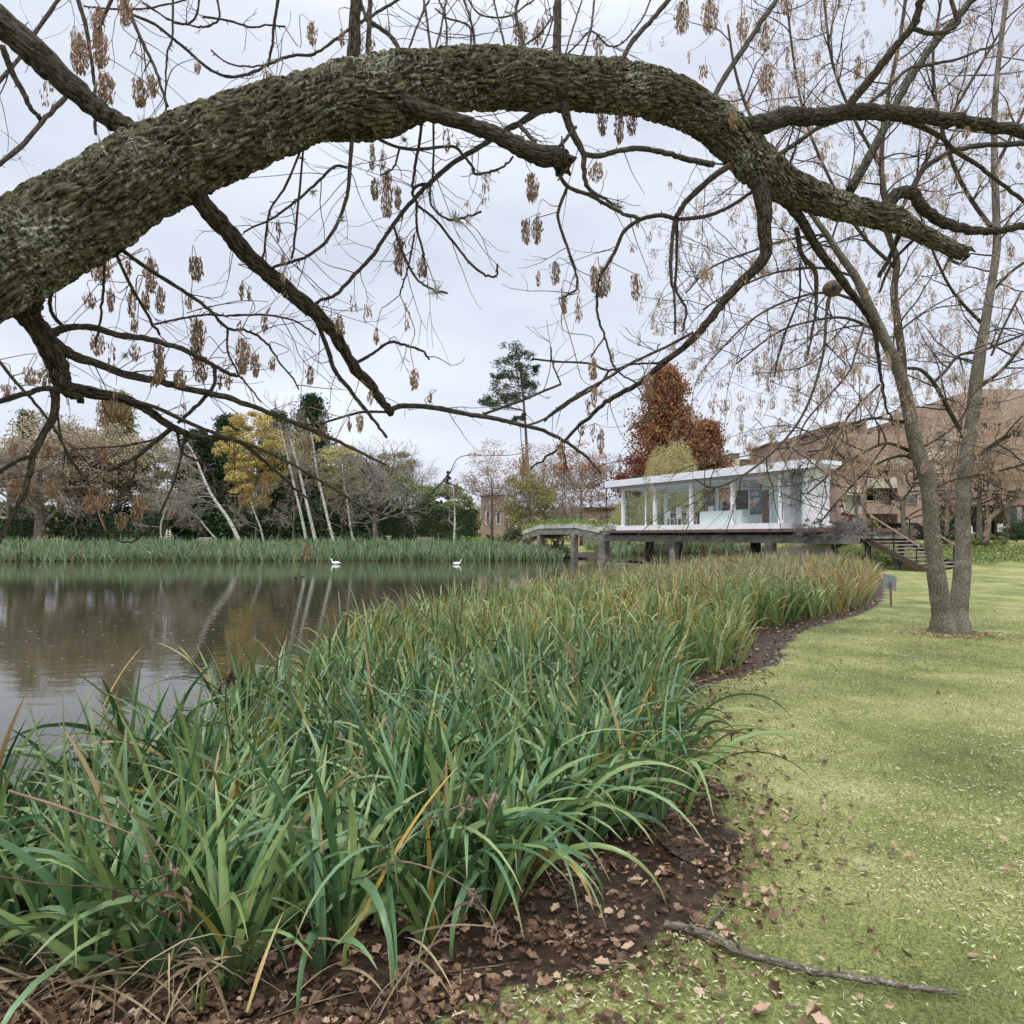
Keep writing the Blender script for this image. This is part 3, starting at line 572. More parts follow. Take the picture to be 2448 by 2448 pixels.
# ------------------------------------------------------------------ near steps with handrails
sp_ = empty('garden_steps', LP(-5.5, 2, .1)); tag(sp_, 'open brown timber steps with sloping handrails rising from the lawn', 'steps')
T0, T1, W0, W1 = -4.35, -6.75, .65, 3.9
NS = 8
for k in range(NS):
    f_ = k / NS; t_ = T0 + (T1 - T0) * (f_ + .02); z_ = 1.37 - (k + .25) * 1.30 / NS
    m = MB(); lbox(m, t_ - .02, t_ - .30, W0 + .07, W1 - .07, z_ - .03, z_ + .025); part(m, 'tread', M['tread'], sp_)
for w_ in (W0, W1 - .06):
    m = MB(); a_ = LP(T0 + .1, w_, 1.22); b_v = LP(T1 - .1, w_, -.08) - a_; m.obox(a_, b_v, V3 * .06, Z3 * .30); part(m, 'stringer', M['steps'], sp_)
    m = MB(); a_ = LP(T0, w_ + .03, 2.58); b_ = LP(T1 + .15, w_ + .03, 1.12); m.tube([a_, b_], .045, 8)
    part(m, 'handrail', flatmat('brown_handrail', (.24, .17, .13), .6, .15), sp_)
    for f_ in (.05, .5, .95):
        c_ = a_ + (b_ - a_) * f_; m = MB(); m.tube([c_, c_ - Z3 * 1.25], .028, 6); part(m, 'baluster', M['black'], sp_)
m = MB(); lbox(m, T0 + .02, T0 + 1.3, W0, W1, 1.30, 1.38); lbox(m, T0 + .02, -3.3, -.28, 3.9, 1.643, 1.70); part(m, 'landing', M['steps'], sp_)
for w_ in (W0 + .1, W1 - .3):
    m = MB(); lbox(m, T0 - 1.3, T0 - 1.1, w_, w_ + .2, -.2, .55); part(m, 'post', M['concrete_shade'], sp_)
    m = MB(); lbox(m, T0 + .1, T0 + .3, w_, w_ + .2, -.2, 1.295); part(m, 'post', M['concrete_shade'], sp_)

# ------------------------------------------------------------------ apartments
def PB(mb, sx0, sy0, sx1, sy1, Y, dep, z0=None):
    a = P(sx0, sy0, Y); b = P(sx1, sy1, Y); zlo = b[2] if z0 is None else z0
    mb.box(a[0], Y, zlo, b[0], Y + dep, a[2]); return mb
ap = empty('apartment_block', P(2110, 1320, 50)); tag(ap, 'rose rendered apartment block with a recessed balcony behind the steps', 'building')
m = MB(); PB(m, 2003, 1015, 2072, 1250, 50, 10); PB(m, 2072, 1040, 2146, 1166, 50, 10); PB(m, 2146, 1010, 2215, 1250, 50.0, 10); PB(m, 2072, 1166, 2146, 1250, 52.5, 7); PB(m, 2072, 1200, 2146, 1228, 49.6, 2.85); PB(m, 2055, 1226, 2072, 1330, 49.9, 2); part(m, 'wall', M['pink'], ap)
m = MB(); PB(m, 2026, 1160, 2058, 1183, 49.2, .75); PB(m, 2084, 1140, 2145, 1166, 49.0, .95); PB(m, 2110, 1092, 2165, 1112, 49.2, .75); part(m, 'cream_awning', M['cream'], ap)
m = MB(); PB(m, 2010, 1183, 2060, 1230, 49.93, .06); part(m, 'cream_panel', M['cream'], ap)
m = MB(); PB(m, 2074, 1168, 2144, 1199, 52.4, .08); part(m, 'balcony_recess_shade', M['dark'], ap)  # dark sheet paints the shade at the back of the recess
m = MB(); PB(m, 2070, 1197, 2148, 1199, 49.55, .1); part(m, 'balcony_rail', M['concrete_lt'], ap)
for x0, y0, x1, y1 in ((2038, 1183, 2060, 1208), (2100, 1172, 2122, 1198), (2020, 1085, 2050, 1115), (2160, 1180, 2195, 1205)):
    m = MB(); PB(m, x0, y0, x1, y1, 49.88 if x0 != 2100 else 52.3, .05); wf = part(m, 'window', M['concrete_lt'], ap)
    m = MB(); PB(m, x0 + 1.5, y0 + 1.5, x1 - 1.5, y1 - 1.5, 49.86 if x0 != 2100 else 52.28, .02); part(m, 'pane', M['pane'], wf)
m = MB(); PB(m, 1990, 1228, 2200, 1330, 52.8, .2); part(m, 'ground_floor_shade_panel', M['dark'], ap)  # dark panel paints the shade of the open ground floor
m = MB(); PB(m, 2000, 1008, 2070, 1016, 49.6, 11); PB(m, 2145, 1003, 2218, 1011, 49.6, 11); part(m, 'roof', M['wood'], ap)
ap = empty('apartment_wing', P(2350, 1320, 55)); tag(ap, 'taller rose apartment wing behind the double trunked tree', 'building')
m = MB(); PB(m, 2215, 985, 2330, 1206, 56, 14); PB(m, 2330, 930, 2700, 1206, 57, 13); PB(m, 2398, 1206, 2414, 1320, 56, 1); part(m, 'wall', M['pink'], ap)
m = MB(); PB(m, 2238, 1175, 2700, 1207, 54, 1.97); part(m, 'tiled_roof', flatmat('rose_tiles', (.25, .165, .14), .9, .2, 3, stretch=(1, 1, 4)), ap)
m = MB(); PB(m, 2236, 1112, 2282, 1130, 55.2, .78); PB(m, 2220, 1090, 2300, 1100, 55.2, .78); PB(m, 2330, 1085, 2460, 1100, 55.2, .78); part(m, 'cream_awning', M['cream'], ap)
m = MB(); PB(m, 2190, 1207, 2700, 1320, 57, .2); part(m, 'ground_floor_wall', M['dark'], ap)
m = MB(); PB(m, 2216, 1100, 2329, 1172, 55.7, .28); PB(m, 2340, 1100, 2600, 1172, 56.7, .28); part(m, 'cream_wall', M['cream'], ap)
for x0, y0, x1, y1 in ((2345, 1010, 2392, 1048), (2410, 1010, 2460, 1048), (2345, 1105, 2392, 1140), (2240, 1105, 2300, 1140), (2345, 950, 2392, 985)):
    m = MB(); PB(m, x0, y0, x1, y1, 55.6, .1); bc = part(m, 'balcony_shade_panel', M['dark'], ap)  # dark plate on the wall stands in for a shaded balcony recess
    m = MB(); PB(m, x0 - 4, y1 - 4, x1 + 4, y1 + 16, 54.9, .6); part(m, 'parapet', M['pink'], bc)
m = MB()
for yy_ in (1075,): PB(m, 2216, yy_, 2700, yy_ + 14, 55.4, .58)
part(m, 'floor_band', M['cream'], ap)
for x0, y0, x1, y1 in ((2412, 1210, 2446, 1252), (2255, 1135, 2285, 1165), (2240, 1030, 2280, 1070)):
    yy = 56.9 if y0 == 1210 else 55.93
    m = MB(); PB(m, x0, y0, x1, y1, yy, .05); wf = part(m, 'window', M['wood'], ap)
    m = MB(); PB(m, x0 + 2, y0 + 2, x1 - 2, y1 - 2, yy - .02, .018); part(m, 'pane', M['pane'], wf)
    m = MB(); PB(m, (x0 + x1) / 2 + 2, y0 + 3, x1 - 3, y1 - 3, yy - .045, .02); part(m, 'curtain', M['curtain'], wf)
for (x0, y0, x1, y1, Y_, lab) in ((1843, 1060, 1921, 1150, 70, 'lower rose rooftop block behind the pavilion roof'), (1927, 1040, 1986, 1150, 72, 'taller tan rooftop block behind the pavilion roof'), (1748, 1086, 1768, 1180, 85, 'narrow cream building behind the russet tree'), (1776, 1100, 1812, 1150, 88, 'low brick rooftop just above the pavilion roofline'),
                                (1000, 1165, 1032, 1225, 105, 'small white house front above the far hedge'), (1150, 1185, 1205, 1300, 90, 'rose brick house behind the pink autumn tree'), (1395, 1215, 1470, 1300, 84, 'brick house with white framed windows left of the willow')):
    ap = empty('rooftop_block' if y1 < 1200 else 'distant_house', P((x0 + x1) / 2, y1, Y_)); tag(ap, lab, 'building')
    cc = M['pink'] if 'cream' not in lab and 'white house' not in lab else M['cream']
    m = MB(); PB(m, x0, y0, x1, y1, Y_, 6, z0=0.3 if y1 >= 1180 else None); part(m, 'wall', cc, ap)
    m = MB(); PB(m, x0 - 2, y0 - 3, x1 + 2, y0, Y_ - .3, 6.6); part(m, 'roof', M['wood'], ap)
    if y1 >= 1200:
        for k in range(2):
            xa = x0 + (x1 - x0) * (.2 + .45 * k); m = MB(); PB(m, xa, y0 + (y1 - y0) * .3, xa + (x1 - x0) * .2, y0 + (y1 - y0) * .6, Y_ - .06, .05); wf = part(m, 'window', M['white'], ap)
            m = MB(); PB(m, xa + 2, y0 + (y1 - y0) * .3 + 2, xa + (x1 - x0) * .2 - 2, y0 + (y1 - y0) * .6 - 2, Y_ - .08, .02); part(m, 'pane', M['pane'], wf)

# ------------------------------------------------------------------ far-bank furniture
def fz(x, y): return hz(x, y)
def at(sx, Y): x = (sx - CX) / F * Y; return np.array([x, Y, hz(x, Y)])
b0 = at(1018, 66); p = empty('park_bench', b0); tag(p, 'empty wooden park bench with its back to the dark hedge', 'bench')
m = MB(); m.box(b0[0] - .86, 65.95, b0[2] + .42, b0[0] + .86, 66.4, b0[2] + .48); part(m, 'seat', M['wood'], p)
m = MB(); m.obox((b0[0] - .86, 65.9, b0[2] + .45), (1.72, 0, 0), (0, .05, 0), (0, -.06, .52)); part(m, 'backrest', M['wood'], p)
for a in (-.7, .62):
    m = MB(); m.box(b0[0] + a, 65.97, b0[2] - .05, b0[0] + a + .08, 66.38, b0[2] + .417); part(m, 'leg', M['wood'], p)
b0 = at(489, 66); p = empty('picnic_table', b0); tag(p, 'rose coloured slanted table top on the far lawn right of the ladder', 'table')
m = MB(); m.add([(b0[0] - .8, 65.6, b0[2] + .40), (b0[0] + .85, 65.6, b0[2] + .40), (b0[0] + .6, 66.3, b0[2] + .95), (b0[0] - .65, 66.3, b0[2] + .95)] + [(b0[0] - .8, 65.65, b0[2] + .36), (b0[0] + .85, 65.65, b0[2] + .36), (b0[0] + .6, 66.35, b0[2] + .91), (b0[0] - .65, 66.35, b0[2] + .91)], [(0, 1, 2, 3), (7, 6, 5, 4), (0, 4, 5, 1), (2, 6, 7, 3), (1, 5, 6, 2), (0, 3, 7, 4)]); part(m, 'table_top', flatmat('rose_boards', (.34, .22, .22), .8, .12, 5), p)
for a in (-.7, .68):
    m = MB(); m.tube([(b0[0] + a, 65.7, b0[2] - .05), (b0[0] + a * .9, 65.9, b0[2] + .5)], .04, 6); part(m, 'leg', M['wood'], p)
b0 = at(403, 65); p = empty('step_ladder', b0); tag(p, 'tall white stepladder standing open under the far trees', 'ladder')
for sgn, yy in ((-1, -.45), (1, .45)):
    m = MB()
    for a in (-1, 1): m.tube([b0 + (a * .42, yy, 0), b0 + (a * .13, 0, 1.75)], .035, 4)
    for k in range(1, 7 if sgn < 0 else 3):
        f_ = k / 7; m.tube([b0 + (-.42 + .29 * f_, yy * (1 - f_), 1.75 * f_), b0 + (.42 - .29 * f_, yy * (1 - f_), 1.75 * f_)], .03, 4)
    part(m, 'step_frame' if sgn < 0 else 'rear_frame', M['ladder'], p)
b0 = at(929, 65.5); p = empty('garden_lamp', b0); tag(p, 'short garden lamp with a pale flat cap before the hedge', 'lamp')
m = MB(); m.tube([b0, b0 + (0, 0, .75)], .06, 8); part(m, 'post', M['black'], p)
m = MB(); m.ball(b0 + (0, 0, .86), (.12, .12, .12)); part(m, 'globe', M['white2'], p, True)
m = MB(); m.box(b0[0] - .26, b0[1] - .2, b0[2] + 1.0, b0[0] + .26, b0[1] + .2, b0[2] + 1.1); part(m, 'cap', M['concrete_lt'], p)
# crouching gardener
b0 = at(430, 65.2)
def person():
    me = bpy.data.meshes.new('person')
    pts = {'pel': (0, 0, .42), 'che': (-.16, -.02, .72), 'nec': (-.24, -.02, .90), 'hea': (-.30, -.03, 1.02), 'hd2': (-.33, -.03, 1.12),
           'shl': (-.2, -.2, .82), 'ell': (-.42, -.24, .58), 'hal': (-.52, -.18, .34), 'shr': (-.2, .17, .82), 'elr': (-.40, .22, .56), 'har': (-.56, .15, .36),
           'hil': (.02, -.11, .40), 'knl': (-.34, -.16, .46), 'anl': (-.12, -.16, .07), 'tol': (-.30, -.17, .04), 'hir': (.02, .11, .40), 'knr': (-.30, .16, .30), 'anr': (.02, .16, .07), 'tor': (-.14, .17, .04)}
    ks = list(pts); ed = [('pel', 'che'), ('che', 'nec'), ('nec', 'hea'), ('hea', 'hd2'), ('che', 'shl'), ('shl', 'ell'), ('ell', 'hal'), ('che', 'shr'), ('shr', 'elr'), ('elr', 'har'), ('pel', 'hil'), ('hil', 'knl'), ('knl', 'anl'), ('anl', 'tol'), ('pel', 'hir'), ('hir', 'knr'), ('knr', 'anr'), ('anr', 'tor')]
    rad = dict(pel=.15, che=.16, nec=.06, hea=.09, hd2=.085, shl=.075, ell=.05, hal=.035, shr=.075, elr=.05, har=.035, hil=.1, knl=.07, anl=.045, tol=.035, hir=.1, knr=.07, anr=.045, tor=.035)
    me.from_pydata([pts[k] for k in ks], [(ks.index(a), ks.index(b)) for a, b in ed], [])
    o = bpy.data.objects.new('person', me); COL.objects.link(o); o.location = b0; WORG[o.name] = np.array(b0)
    sk = o.modifiers.new('skin', 'SKIN'); me.skin_vertices.new() if not me.skin_vertices else None
    for i, k in enumerate(ks): me.skin_vertices[0].data[i].radius = (rad[k], rad[k])
    me.skin_vertices[0].data[0].use_root = True
    o.modifiers.new('sub', 'SUBSURF').render_levels = 2
    me.materials.append(M['navy']); return o
try:
    pr = person(); tag(pr, 'person in dark blue clothes crouching beside the white stepladder', 'person')
    m = MB(); m.ball(b0 + (-.32, -.03, 1.10), (.10, .09, .12), 12, 8)
    hd = m.build('head', M['skin'], pr, True, loc=b0)
    m = MB(); m.ball(b0 + (-.30, -.03, 1.15), (.108, .098, .10), 12, 8); m.build('hair', M['black'], pr, True, loc=b0)
except Exception as e: print('person', e)

# sign seen from behind on its stake
b0 = G(2131, 1451, 0); b0[2] = hz(b0[0], b0[1]); p = empty('lawn_sign', b0); tag(p, 'small blank grey signboard on a rusty stake in the lawn', 'sign')
sY = b0[1]; m = MB(); m.obox(b0 + (-.018, 0, -.1), (.036, 0, 0), (0, .03, 0), (-.01, 0, .66)); part(m, 'stake', flatmat('rusty_stake', (.24, .13, .08), .8, .2, 9), p)
m = MB(); c_ = P(2112, 1378, sY + .035); m.obox(P(2112, 1407, sY + .04), P(2143, 1414, sY + .06) - P(2112, 1407, sY + .04), (0, .012, 0), (0, 0, .34)); part(m, 'board', M['signm'], p)
# air conditioner and white chair by the apartments
b0 = P(2405, 1271, 44); p = empty('air_conditioner', b0); tag(p, 'white outdoor air conditioner box beside the ground floor window', 'air conditioner')
m = MB(); m.box(b0[0] - .32, 44, b0[2], b0[0] + .32, 44.35, b0[2] + .52); part(m, 'casing', M['white'], p)
m = MB(); a_ = np.linspace(0, 2 * PI, 20)
for r_ in (.07, .13, .19): m.tube([b0 + (-.08 + r_ * math.cos(x), -.01, .26 + r_ * math.sin(x)) for x in a_], .008, 4, False)
part(m, 'fan_grille', M['black'], p)
b0 = P(2324, 1290, 40); b0[2] = max(b0[2], hz(b0[0], 40)); p = empty('garden_chair', b0); tag(p, 'white plastic garden chair on the slope behind the double trunk', 'chair')
m = MB(); m.box(b0[0] - .22, 39.8, b0[2] + .38, b0[0] + .22, 40.2, b0[2] + .42); part(m, 'seat', M['white'], p)
m = MB(); m.obox(b0 + (-.2, .2, .42), (.4, 0, 0), (0, .03, 0), (0, .1, .42)); part(m, 'backrest', M['white'], p)
for a in (-.2, .17):
    for b in (-.18, .15):
        m = MB(); m.box(b0[0] + a, 40 + b, b0[2] - .05, b0[0] + a + .035, 40 + b + .035, b0[2] + .377); part(m, 'leg', M['white'], p)
# water birds
def duck(sx, sy, lab, flip, s=1.0, zz=WZ):
    c = P(sx, sy, 0.001); Yd = (EYE - zz) * F / (sy - HY); c = np.array([(sx - CX) / F * Yd, Yd, zz])
    p = empty('white_duck', c); tag(p, lab, 'duck'); f = flip
    m = MB(); v0 = []; prof = [(-.34, .10, .02, .16), (-.25, .10, .07, .15), (-.12, .09, .12, .12), (.03, .08, .14, .11), (.16, .09, .11, .12), (.24, .14, .075, .15), (.28, .22, .05, .2), (.30, .31, .045, .28), (.33, .37, .05, .34), (.38, .38, .035, .35), (.40, .38, .01, .35)]
    m.tube([c + np.array([f * a * s, 0, b * s]) for a, b, r, _ in prof], [r * s for a, b, r, _ in prof], 12); part(m, 'body', M['duck'], p, True)
    m = MB(); m.tube([c + np.array([f * .39, 0, .375]) * s, c + np.array([f * .47, 0, .355]) * s], [.022 * s, .01 * s], 6); part(m, 'bill', M['orange'], p, True)
duck(803, 1349, 'white duck alone on the far water, left of the other', -1, .95)
duck(1092, 1350, 'white duck on the far water below the park bench', 1, .85)
duck(1355, 1329, 'white duck resting on the footing under the footbridge', 1, 1.0, -.2)

# ------------------------------------------------------------------ iris bed
def sample_poly(poly, ymin, ymax, dens, xmin=-12, xmax=20, edge_in=0.0):
    area = (xmax - xmin) * (ymax - ymin); n = int(area * dens)
    x = rs.uniform(xmin, xmax, n); y = rs.uniform(ymin, ymax, n)
    k = inpoly(x, y, poly)
    # only what a camera near here could see
    k &= (np.abs(x) < y * .86 + .9)
    return x[k], y[k]
def fans(mb, x, y, nl, L, wd, segs, fold, spread=.42, bend=(.2, 1.3), zbias=None, z=None):
    n = len(x); z = height(x, y) - .03 if z is None else z
    fa = rs.uniform(0, 2 * PI, n)
    X_ = np.repeat(x, nl); Y_ = np.repeat(y, nl); Z_ = np.repeat(z, nl); FA = np.repeat(fa, nl)
    k = np.tile(np.linspace(-1, 1, nl), n) + rs.normal(0, .12, n * nl)
    az = FA + np.where(k < 0, PI, 0) + rs.normal(0, .35, n * nl)
    tilt = np.abs(k) * spread + rs.uniform(0, .08, n * nl)
    bd = rs.uniform(bend[0], bend[1], n * nl) * (.35 + rs.rand(n * nl) ** 2 * 1.6) + (rs.rand(n * nl) < .30) * rs.uniform(.8, 2.0, n * nl)
    sc = np.repeat(rs.uniform(.78, 1.12, n), nl)
    ln = rs.uniform(L[0], L[1], n * nl) * (1 - .25 * np.abs(k)) * sc
    off = k * .05
    base = np.stack([X_ + np.cos(FA) * off, Y_ + np.sin(FA) * off, Z_], -1)
    zr = np.clip(np.repeat(rs.uniform(0, .8, n), nl) * .6 + rs.uniform(0, .42, n * nl), 0, 1)
    hot = rs.rand(n * nl) < (.05 if zbias is None else np.repeat(zbias, nl)); zr = np.where(hot, rs.uniform(.84, .999, n * nl), np.minimum(zr, .86))
    blades(mb, base, az, tilt, bd, ln, rs.uniform(wd[0], wd[1], n * nl), segs, fold=fold, zr=zr, roll=rs.normal(0, .8, n * nl), pw=rs.choice([1.4, 2.2, 3.2]) )
# the front row: single plants
front = [((279, 2293), 'iris clump with a broad pale base at the lower left of the bed', 22, 1.02), ((570, 2325), 'small iris clump in front with one yellow edged leaf', 9, .92),
         ((817, 2281), 'narrow iris fan rooted in dark mud, second clump from the lower left', 8, .9), ((60, 2270), 'iris clump rising from straw at the left frame edge', 16, 1.0),
         ((1040, 2215), 'iris clump whose leaves arch down over the dark mud puddle', 20, 1.05), ((1477, 1989), 'iris clump at the right corner of the bed by the shining puddle', 18, .95),
         ((1579, 1955), 'iris clump leaning right with long blades over the leaf litter', 18, 1.0), ((1290, 2060), 'tall iris clump overhanging the brown puddle', 22, 1.05), ((1620, 1850), 'iris clump with arching tips reaching the lawn edge', 20, .95),
         ((1600, 1700), 'iris clump beside the watery notch in the lawn edge', 18, .9), ((700, 2240), 'dense iris clump between the lower middle fans', 18, 1.05), ((440, 2230), 'iris clump with dead brown leaves around its foot', 18, 1.05),
         ((1150, 2180), 'bluish iris clump with the longest arching leaves', 16, 1.1)]
for (sx, sy), lab, nl, ln in front:
    c = G(sx, sy, -.05); m = MB(); nf = max(1, nl // 7)
    for k in range(nf):
        xx = np.array([c[0] + rs.uniform(-.07, .07) * nf]); yy = np.array([c[1] + rs.uniform(-.04, .10) * nf])
        fans(m, xx, yy, max(7, nl // nf), (ln * .62, ln * .95), (.026, .040), 12, .22, spread=.50, bend=(.1, 1.5), zbias=np.array([.02]))
    if 'arch' in lab or 'long' in lab or 'overhang' in lab:
        n = 13; blades(m, np.array([[c[0] + rs.uniform(-.22, .22), c[1] + rs.uniform(-.05, .2), c[2]] for _ in range(n)]), rs.uniform(-2.1, .3, n), rs.uniform(.15, .5, n), rs.uniform(1.9, 2.6, n), rs.uniform(.85, 1.15, n), rs.uniform(.022, .032, n), 14, fold=.2, zr=rs.uniform(.1, .8, n), pw=1.5)
    tag(m.build('iris_plant', M['iris'], smooth=True, loc=(c[0], c[1], c[2])), lab, 'iris plant', 'iris plants along the front edge of the bed')
m = MB()
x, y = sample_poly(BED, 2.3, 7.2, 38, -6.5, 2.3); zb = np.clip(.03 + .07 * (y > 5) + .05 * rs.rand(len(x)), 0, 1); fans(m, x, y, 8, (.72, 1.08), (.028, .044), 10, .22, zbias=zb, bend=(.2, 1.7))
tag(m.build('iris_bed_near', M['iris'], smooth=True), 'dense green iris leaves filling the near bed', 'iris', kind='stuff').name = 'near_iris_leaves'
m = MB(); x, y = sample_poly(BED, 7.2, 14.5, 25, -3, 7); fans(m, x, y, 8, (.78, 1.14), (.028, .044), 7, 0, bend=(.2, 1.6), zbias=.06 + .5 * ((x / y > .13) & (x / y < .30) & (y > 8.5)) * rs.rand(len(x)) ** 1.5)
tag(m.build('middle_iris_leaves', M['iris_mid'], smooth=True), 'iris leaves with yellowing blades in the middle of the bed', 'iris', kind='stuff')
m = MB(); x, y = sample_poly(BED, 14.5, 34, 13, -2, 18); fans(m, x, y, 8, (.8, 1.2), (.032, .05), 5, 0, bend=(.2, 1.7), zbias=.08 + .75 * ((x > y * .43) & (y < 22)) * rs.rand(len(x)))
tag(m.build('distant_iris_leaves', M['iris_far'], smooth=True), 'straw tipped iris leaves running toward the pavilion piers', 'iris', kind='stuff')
# dead leaves low down at the front left
m = MB(); n = 300
bx = rs.uniform(-2.6, -.2, n); by = 2.35 + .25 * rs.rand(n) + .0 * bx; k = rs.rand(n) < np.where(bx < -1.0, 1, .2); bx, by = bx[k], by[k]; n = len(bx)
blades(m, np.stack([bx, by, height(bx, by) + rs.uniform(0, .16, n)], -1), rs.uniform(-2.6, 0, n), rs.uniform(.7, 1.5, n), rs.uniform(.1, 1.6, n), rs.uniform(.2, .6, n), rs.uniform(.003, .013, n), 9, pw=1.2, roll=rs.uniform(-2, 2, n))
tag(m.build('dead_iris_leaves', M['thatch'], smooth=True), 'tangle of dead straw coloured leaves at the foot of the irises', 'dead leaves', kind='stuff')
m = MB(); x, y = sample_poly(BED, 2.3, 9, 26, -6, 3); n = len(x); blades(m, np.stack([x, y, height(x, y)], -1), rs.uniform(0, 6.28, n), rs.uniform(.3, 1.2, n), rs.uniform(.5, 2, n), rs.uniform(.3, .9, n), rs.uniform(.005, .014, n), 7, pw=1.4)
tag(m.build('withered_leaf_strands', M['thatch'], smooth=True), 'withered brown strands mixed among the green irises', 'dead leaves', kind='stuff')
# dry flower stalks
M['stalk'] = flatmat('dry_stalk', (.09, .055, .04), .85, .25, 20); M['stalk2'] = flatmat('pinkish_dry_stalk', (.24, .155, .12), .85, .3, 20)
def stalk(pts, Y0, Y1, r, mt, lab, pods=0, podn=0):
    n = len(pts); w3 = smooth([P(a, b, Y0 + (Y1 - Y0) * i / (n - 1)) for i, (a, b) in enumerate(pts)], 5); root = empty('dry_flower_stalk', w3[0]); tag(root, lab, 'stalk', 'dry iris flower stalks')
    m = MB(); m.tube(w3, np.linspace(r, r * .5, len(w3)) * .62 * (1 + .15 * rs.normal(size=len(w3))), 6); part(m, 'stem', M[mt], root, True)
    for k in range(podn):
        i = len(w3) - 1 - int(rs.rand() * len(w3) * .45); c = w3[i] + rs.normal(0, .018, 3); m = MB(); m.tube([w3[i], c, c + rs.normal(0, .012, 3) - Z3 * .012, c - Z3 * .03 + rs.normal(0, .01, 3)], [.002, .006, .008, .002], 6); part(m, 'seed_pod', M[mt], root, True)
stalk([(668, 1560), (690, 1480), (705, 1400), (725, 1330), (745, 1245)], 6.2, 5.8, .006, 'stalk', 'tall thin black stalk leaning right in front of the water', podn=5)
stalk([(20, 1890), (160, 1935), (330, 2005), (400, 2110), (450, 2220)], 2.2, 2.4, .007, 'stalk2', 'pinkish brown stalk slanting across the lower left irises', podn=6)
stalk([(0, 2095), (120, 2115), (230, 2120), (320, 2140), (370, 2170)], 2.15, 2.3, .006, 'stalk', 'brown stalk lying nearly level at the left edge', podn=3)
stalk([(280, 1910), (350, 1985), (420, 2080), (455, 2180)], 2.3, 2.35, .006, 'stalk2', 'second pinkish stalk crossing the long slanting one', podn=4)
stalk([(900, 2040), (1000, 1975), (1100, 1925), (1185, 1893)], 2.6, 2.4, .006, 'stalk2', 'rosy stalk rising to the right in the middle foreground', podn=7)
stalk([(880, 2100), (960, 2060), (1080, 2100), (1160, 2170), (1195, 2240)], 2.5, 2.3, .006, 'stalk2', 'drooping stalk with shrivelled pods above the dark mud', podn=10)
stalk([(1440, 1900), (1500, 1790), (1560, 1710), (1575, 1700)], 4.4, 4.1, .006, 'stalk', 'brown stalk with curled pods at the right of the bed', podn=8)
stalk([(1400, 1800), (1520, 1770), (1680, 1745), (1790, 1752)], 4.2, 3.6, .004, 'stalk', 'thin dark stalk reaching right over the lawn edge', podn=4)
stalk([(560, 1800), (540, 1700), (545, 1620), (560, 1610)], 3.6, 3.4, .006, 'stalk', 'short stalk with a dark pod cluster in the left irises', podn=9)
# long yellow and orange blades that stand out
def blade(sx, sy, tx, ty, Y0, Y1, wd, lab, zr):
    a = P(sx, sy, Y0); b = P(tx, ty, Y1); d = b - a; L = np.linalg.norm(d); root = tag(empty('iris_leaf', a), lab, 'leaf', 'single standing out iris leaves')
    m = MB(); az = math.atan2(d[1], d[0]); ti = math.acos(d[2] / L)
    blades(m, np.array([a]), np.array([az]), np.array([ti - .16]), np.array([.42]), np.array([L]), np.array([wd]), 12, fold=.25, zr=np.array([zr]), roll=np.array([.3])); part(m, 'blade', M['iris'], root, True)
blade(1050, 1960, 1010, 1745, 2.9, 2.75, .032, 'upright green leaf with a yellow brown margin in the middle foreground', .84)
blade(830, 2270, 1105, 1830, 2.45, 2.6, .022, 'long yellow orange leaf slanting up to the right', .93)
blade(560, 2320, 430, 2150, 2.4, 2.2, .030, 'bright yellow leaf leaning left from the small front clump', .9)
blade(590, 2420, 680, 2180, 2.1, 2.3, .013, 'orange strip leaf slanting up at the lower middle', .95)
blade(845, 2040, 832, 1890, 2.6, 2.55, .034, 'blunt broad leaf standing upright left of the orange leaf', .82)
blade(230, 1730, 345, 1545, 4.2, 4.3, .03, 'straw yellow leaf leaning right against the water', .93)

# reeds on the far bank
m = MB(); n = 4200; x = rs.uniform(-62, 4, n); y = np.interp(x, [-62, -45, -20, 4], [48.4, 49.9, 50.8, 51.2]) + rs.rand(n) * 5 + .3 * np.sin(x * .4); fans(m, x, y, 5, (.95, 1.45), (.06, .10), 3, 0, z=np.maximum(height(x, y), WZ - .05) - .02)
n = 1500; x = rs.uniform(-2, 24, n); y = 62 + rs.rand(n) * 14; k = sdist(x, y, POND) < 3.0; x, y = x[k], y[k]; k = ~inpoly(x, y, POND); x, y = x[k], y[k]; fans(m, x, y, 5, (1.1, 1.7), (.07, .12), 3, 0)
n = 900; x = rs.uniform(-1, 5, n); y = rs.uniform(50, 62, n); k = (sdist(x, y, POND) < 2.5) & (~inpoly(x, y, POND)); fans(m, x[k], y[k], 5, (.9, 1.3), (.06, .1), 3, 0)
tag(m.build('bank_reeds', M['reed'], smooth=True), 'long band of green reeds along the far bank', 'reeds', kind='stuff')
# floating specks on the water
m = MB(); n = 900; y = 9 * (48 / 9) ** rs.rand(n); x = rs.uniform(-.85, .25, n) * y; k = inpoly(x, y, POND) & (x < y * .05); c = np.stack([x, y, np.full(n, WZ + .006)], -1)[k]
diamonds(m, c, rs.uniform(.03, .09, len(c)), rs.uniform(.02, .04, len(c)), flat=1, fold=.0); tag(m.build('floating_leaves', M['fleck']), 'scattered pale leaves floating on the pond', 'leaves', kind='stuff')

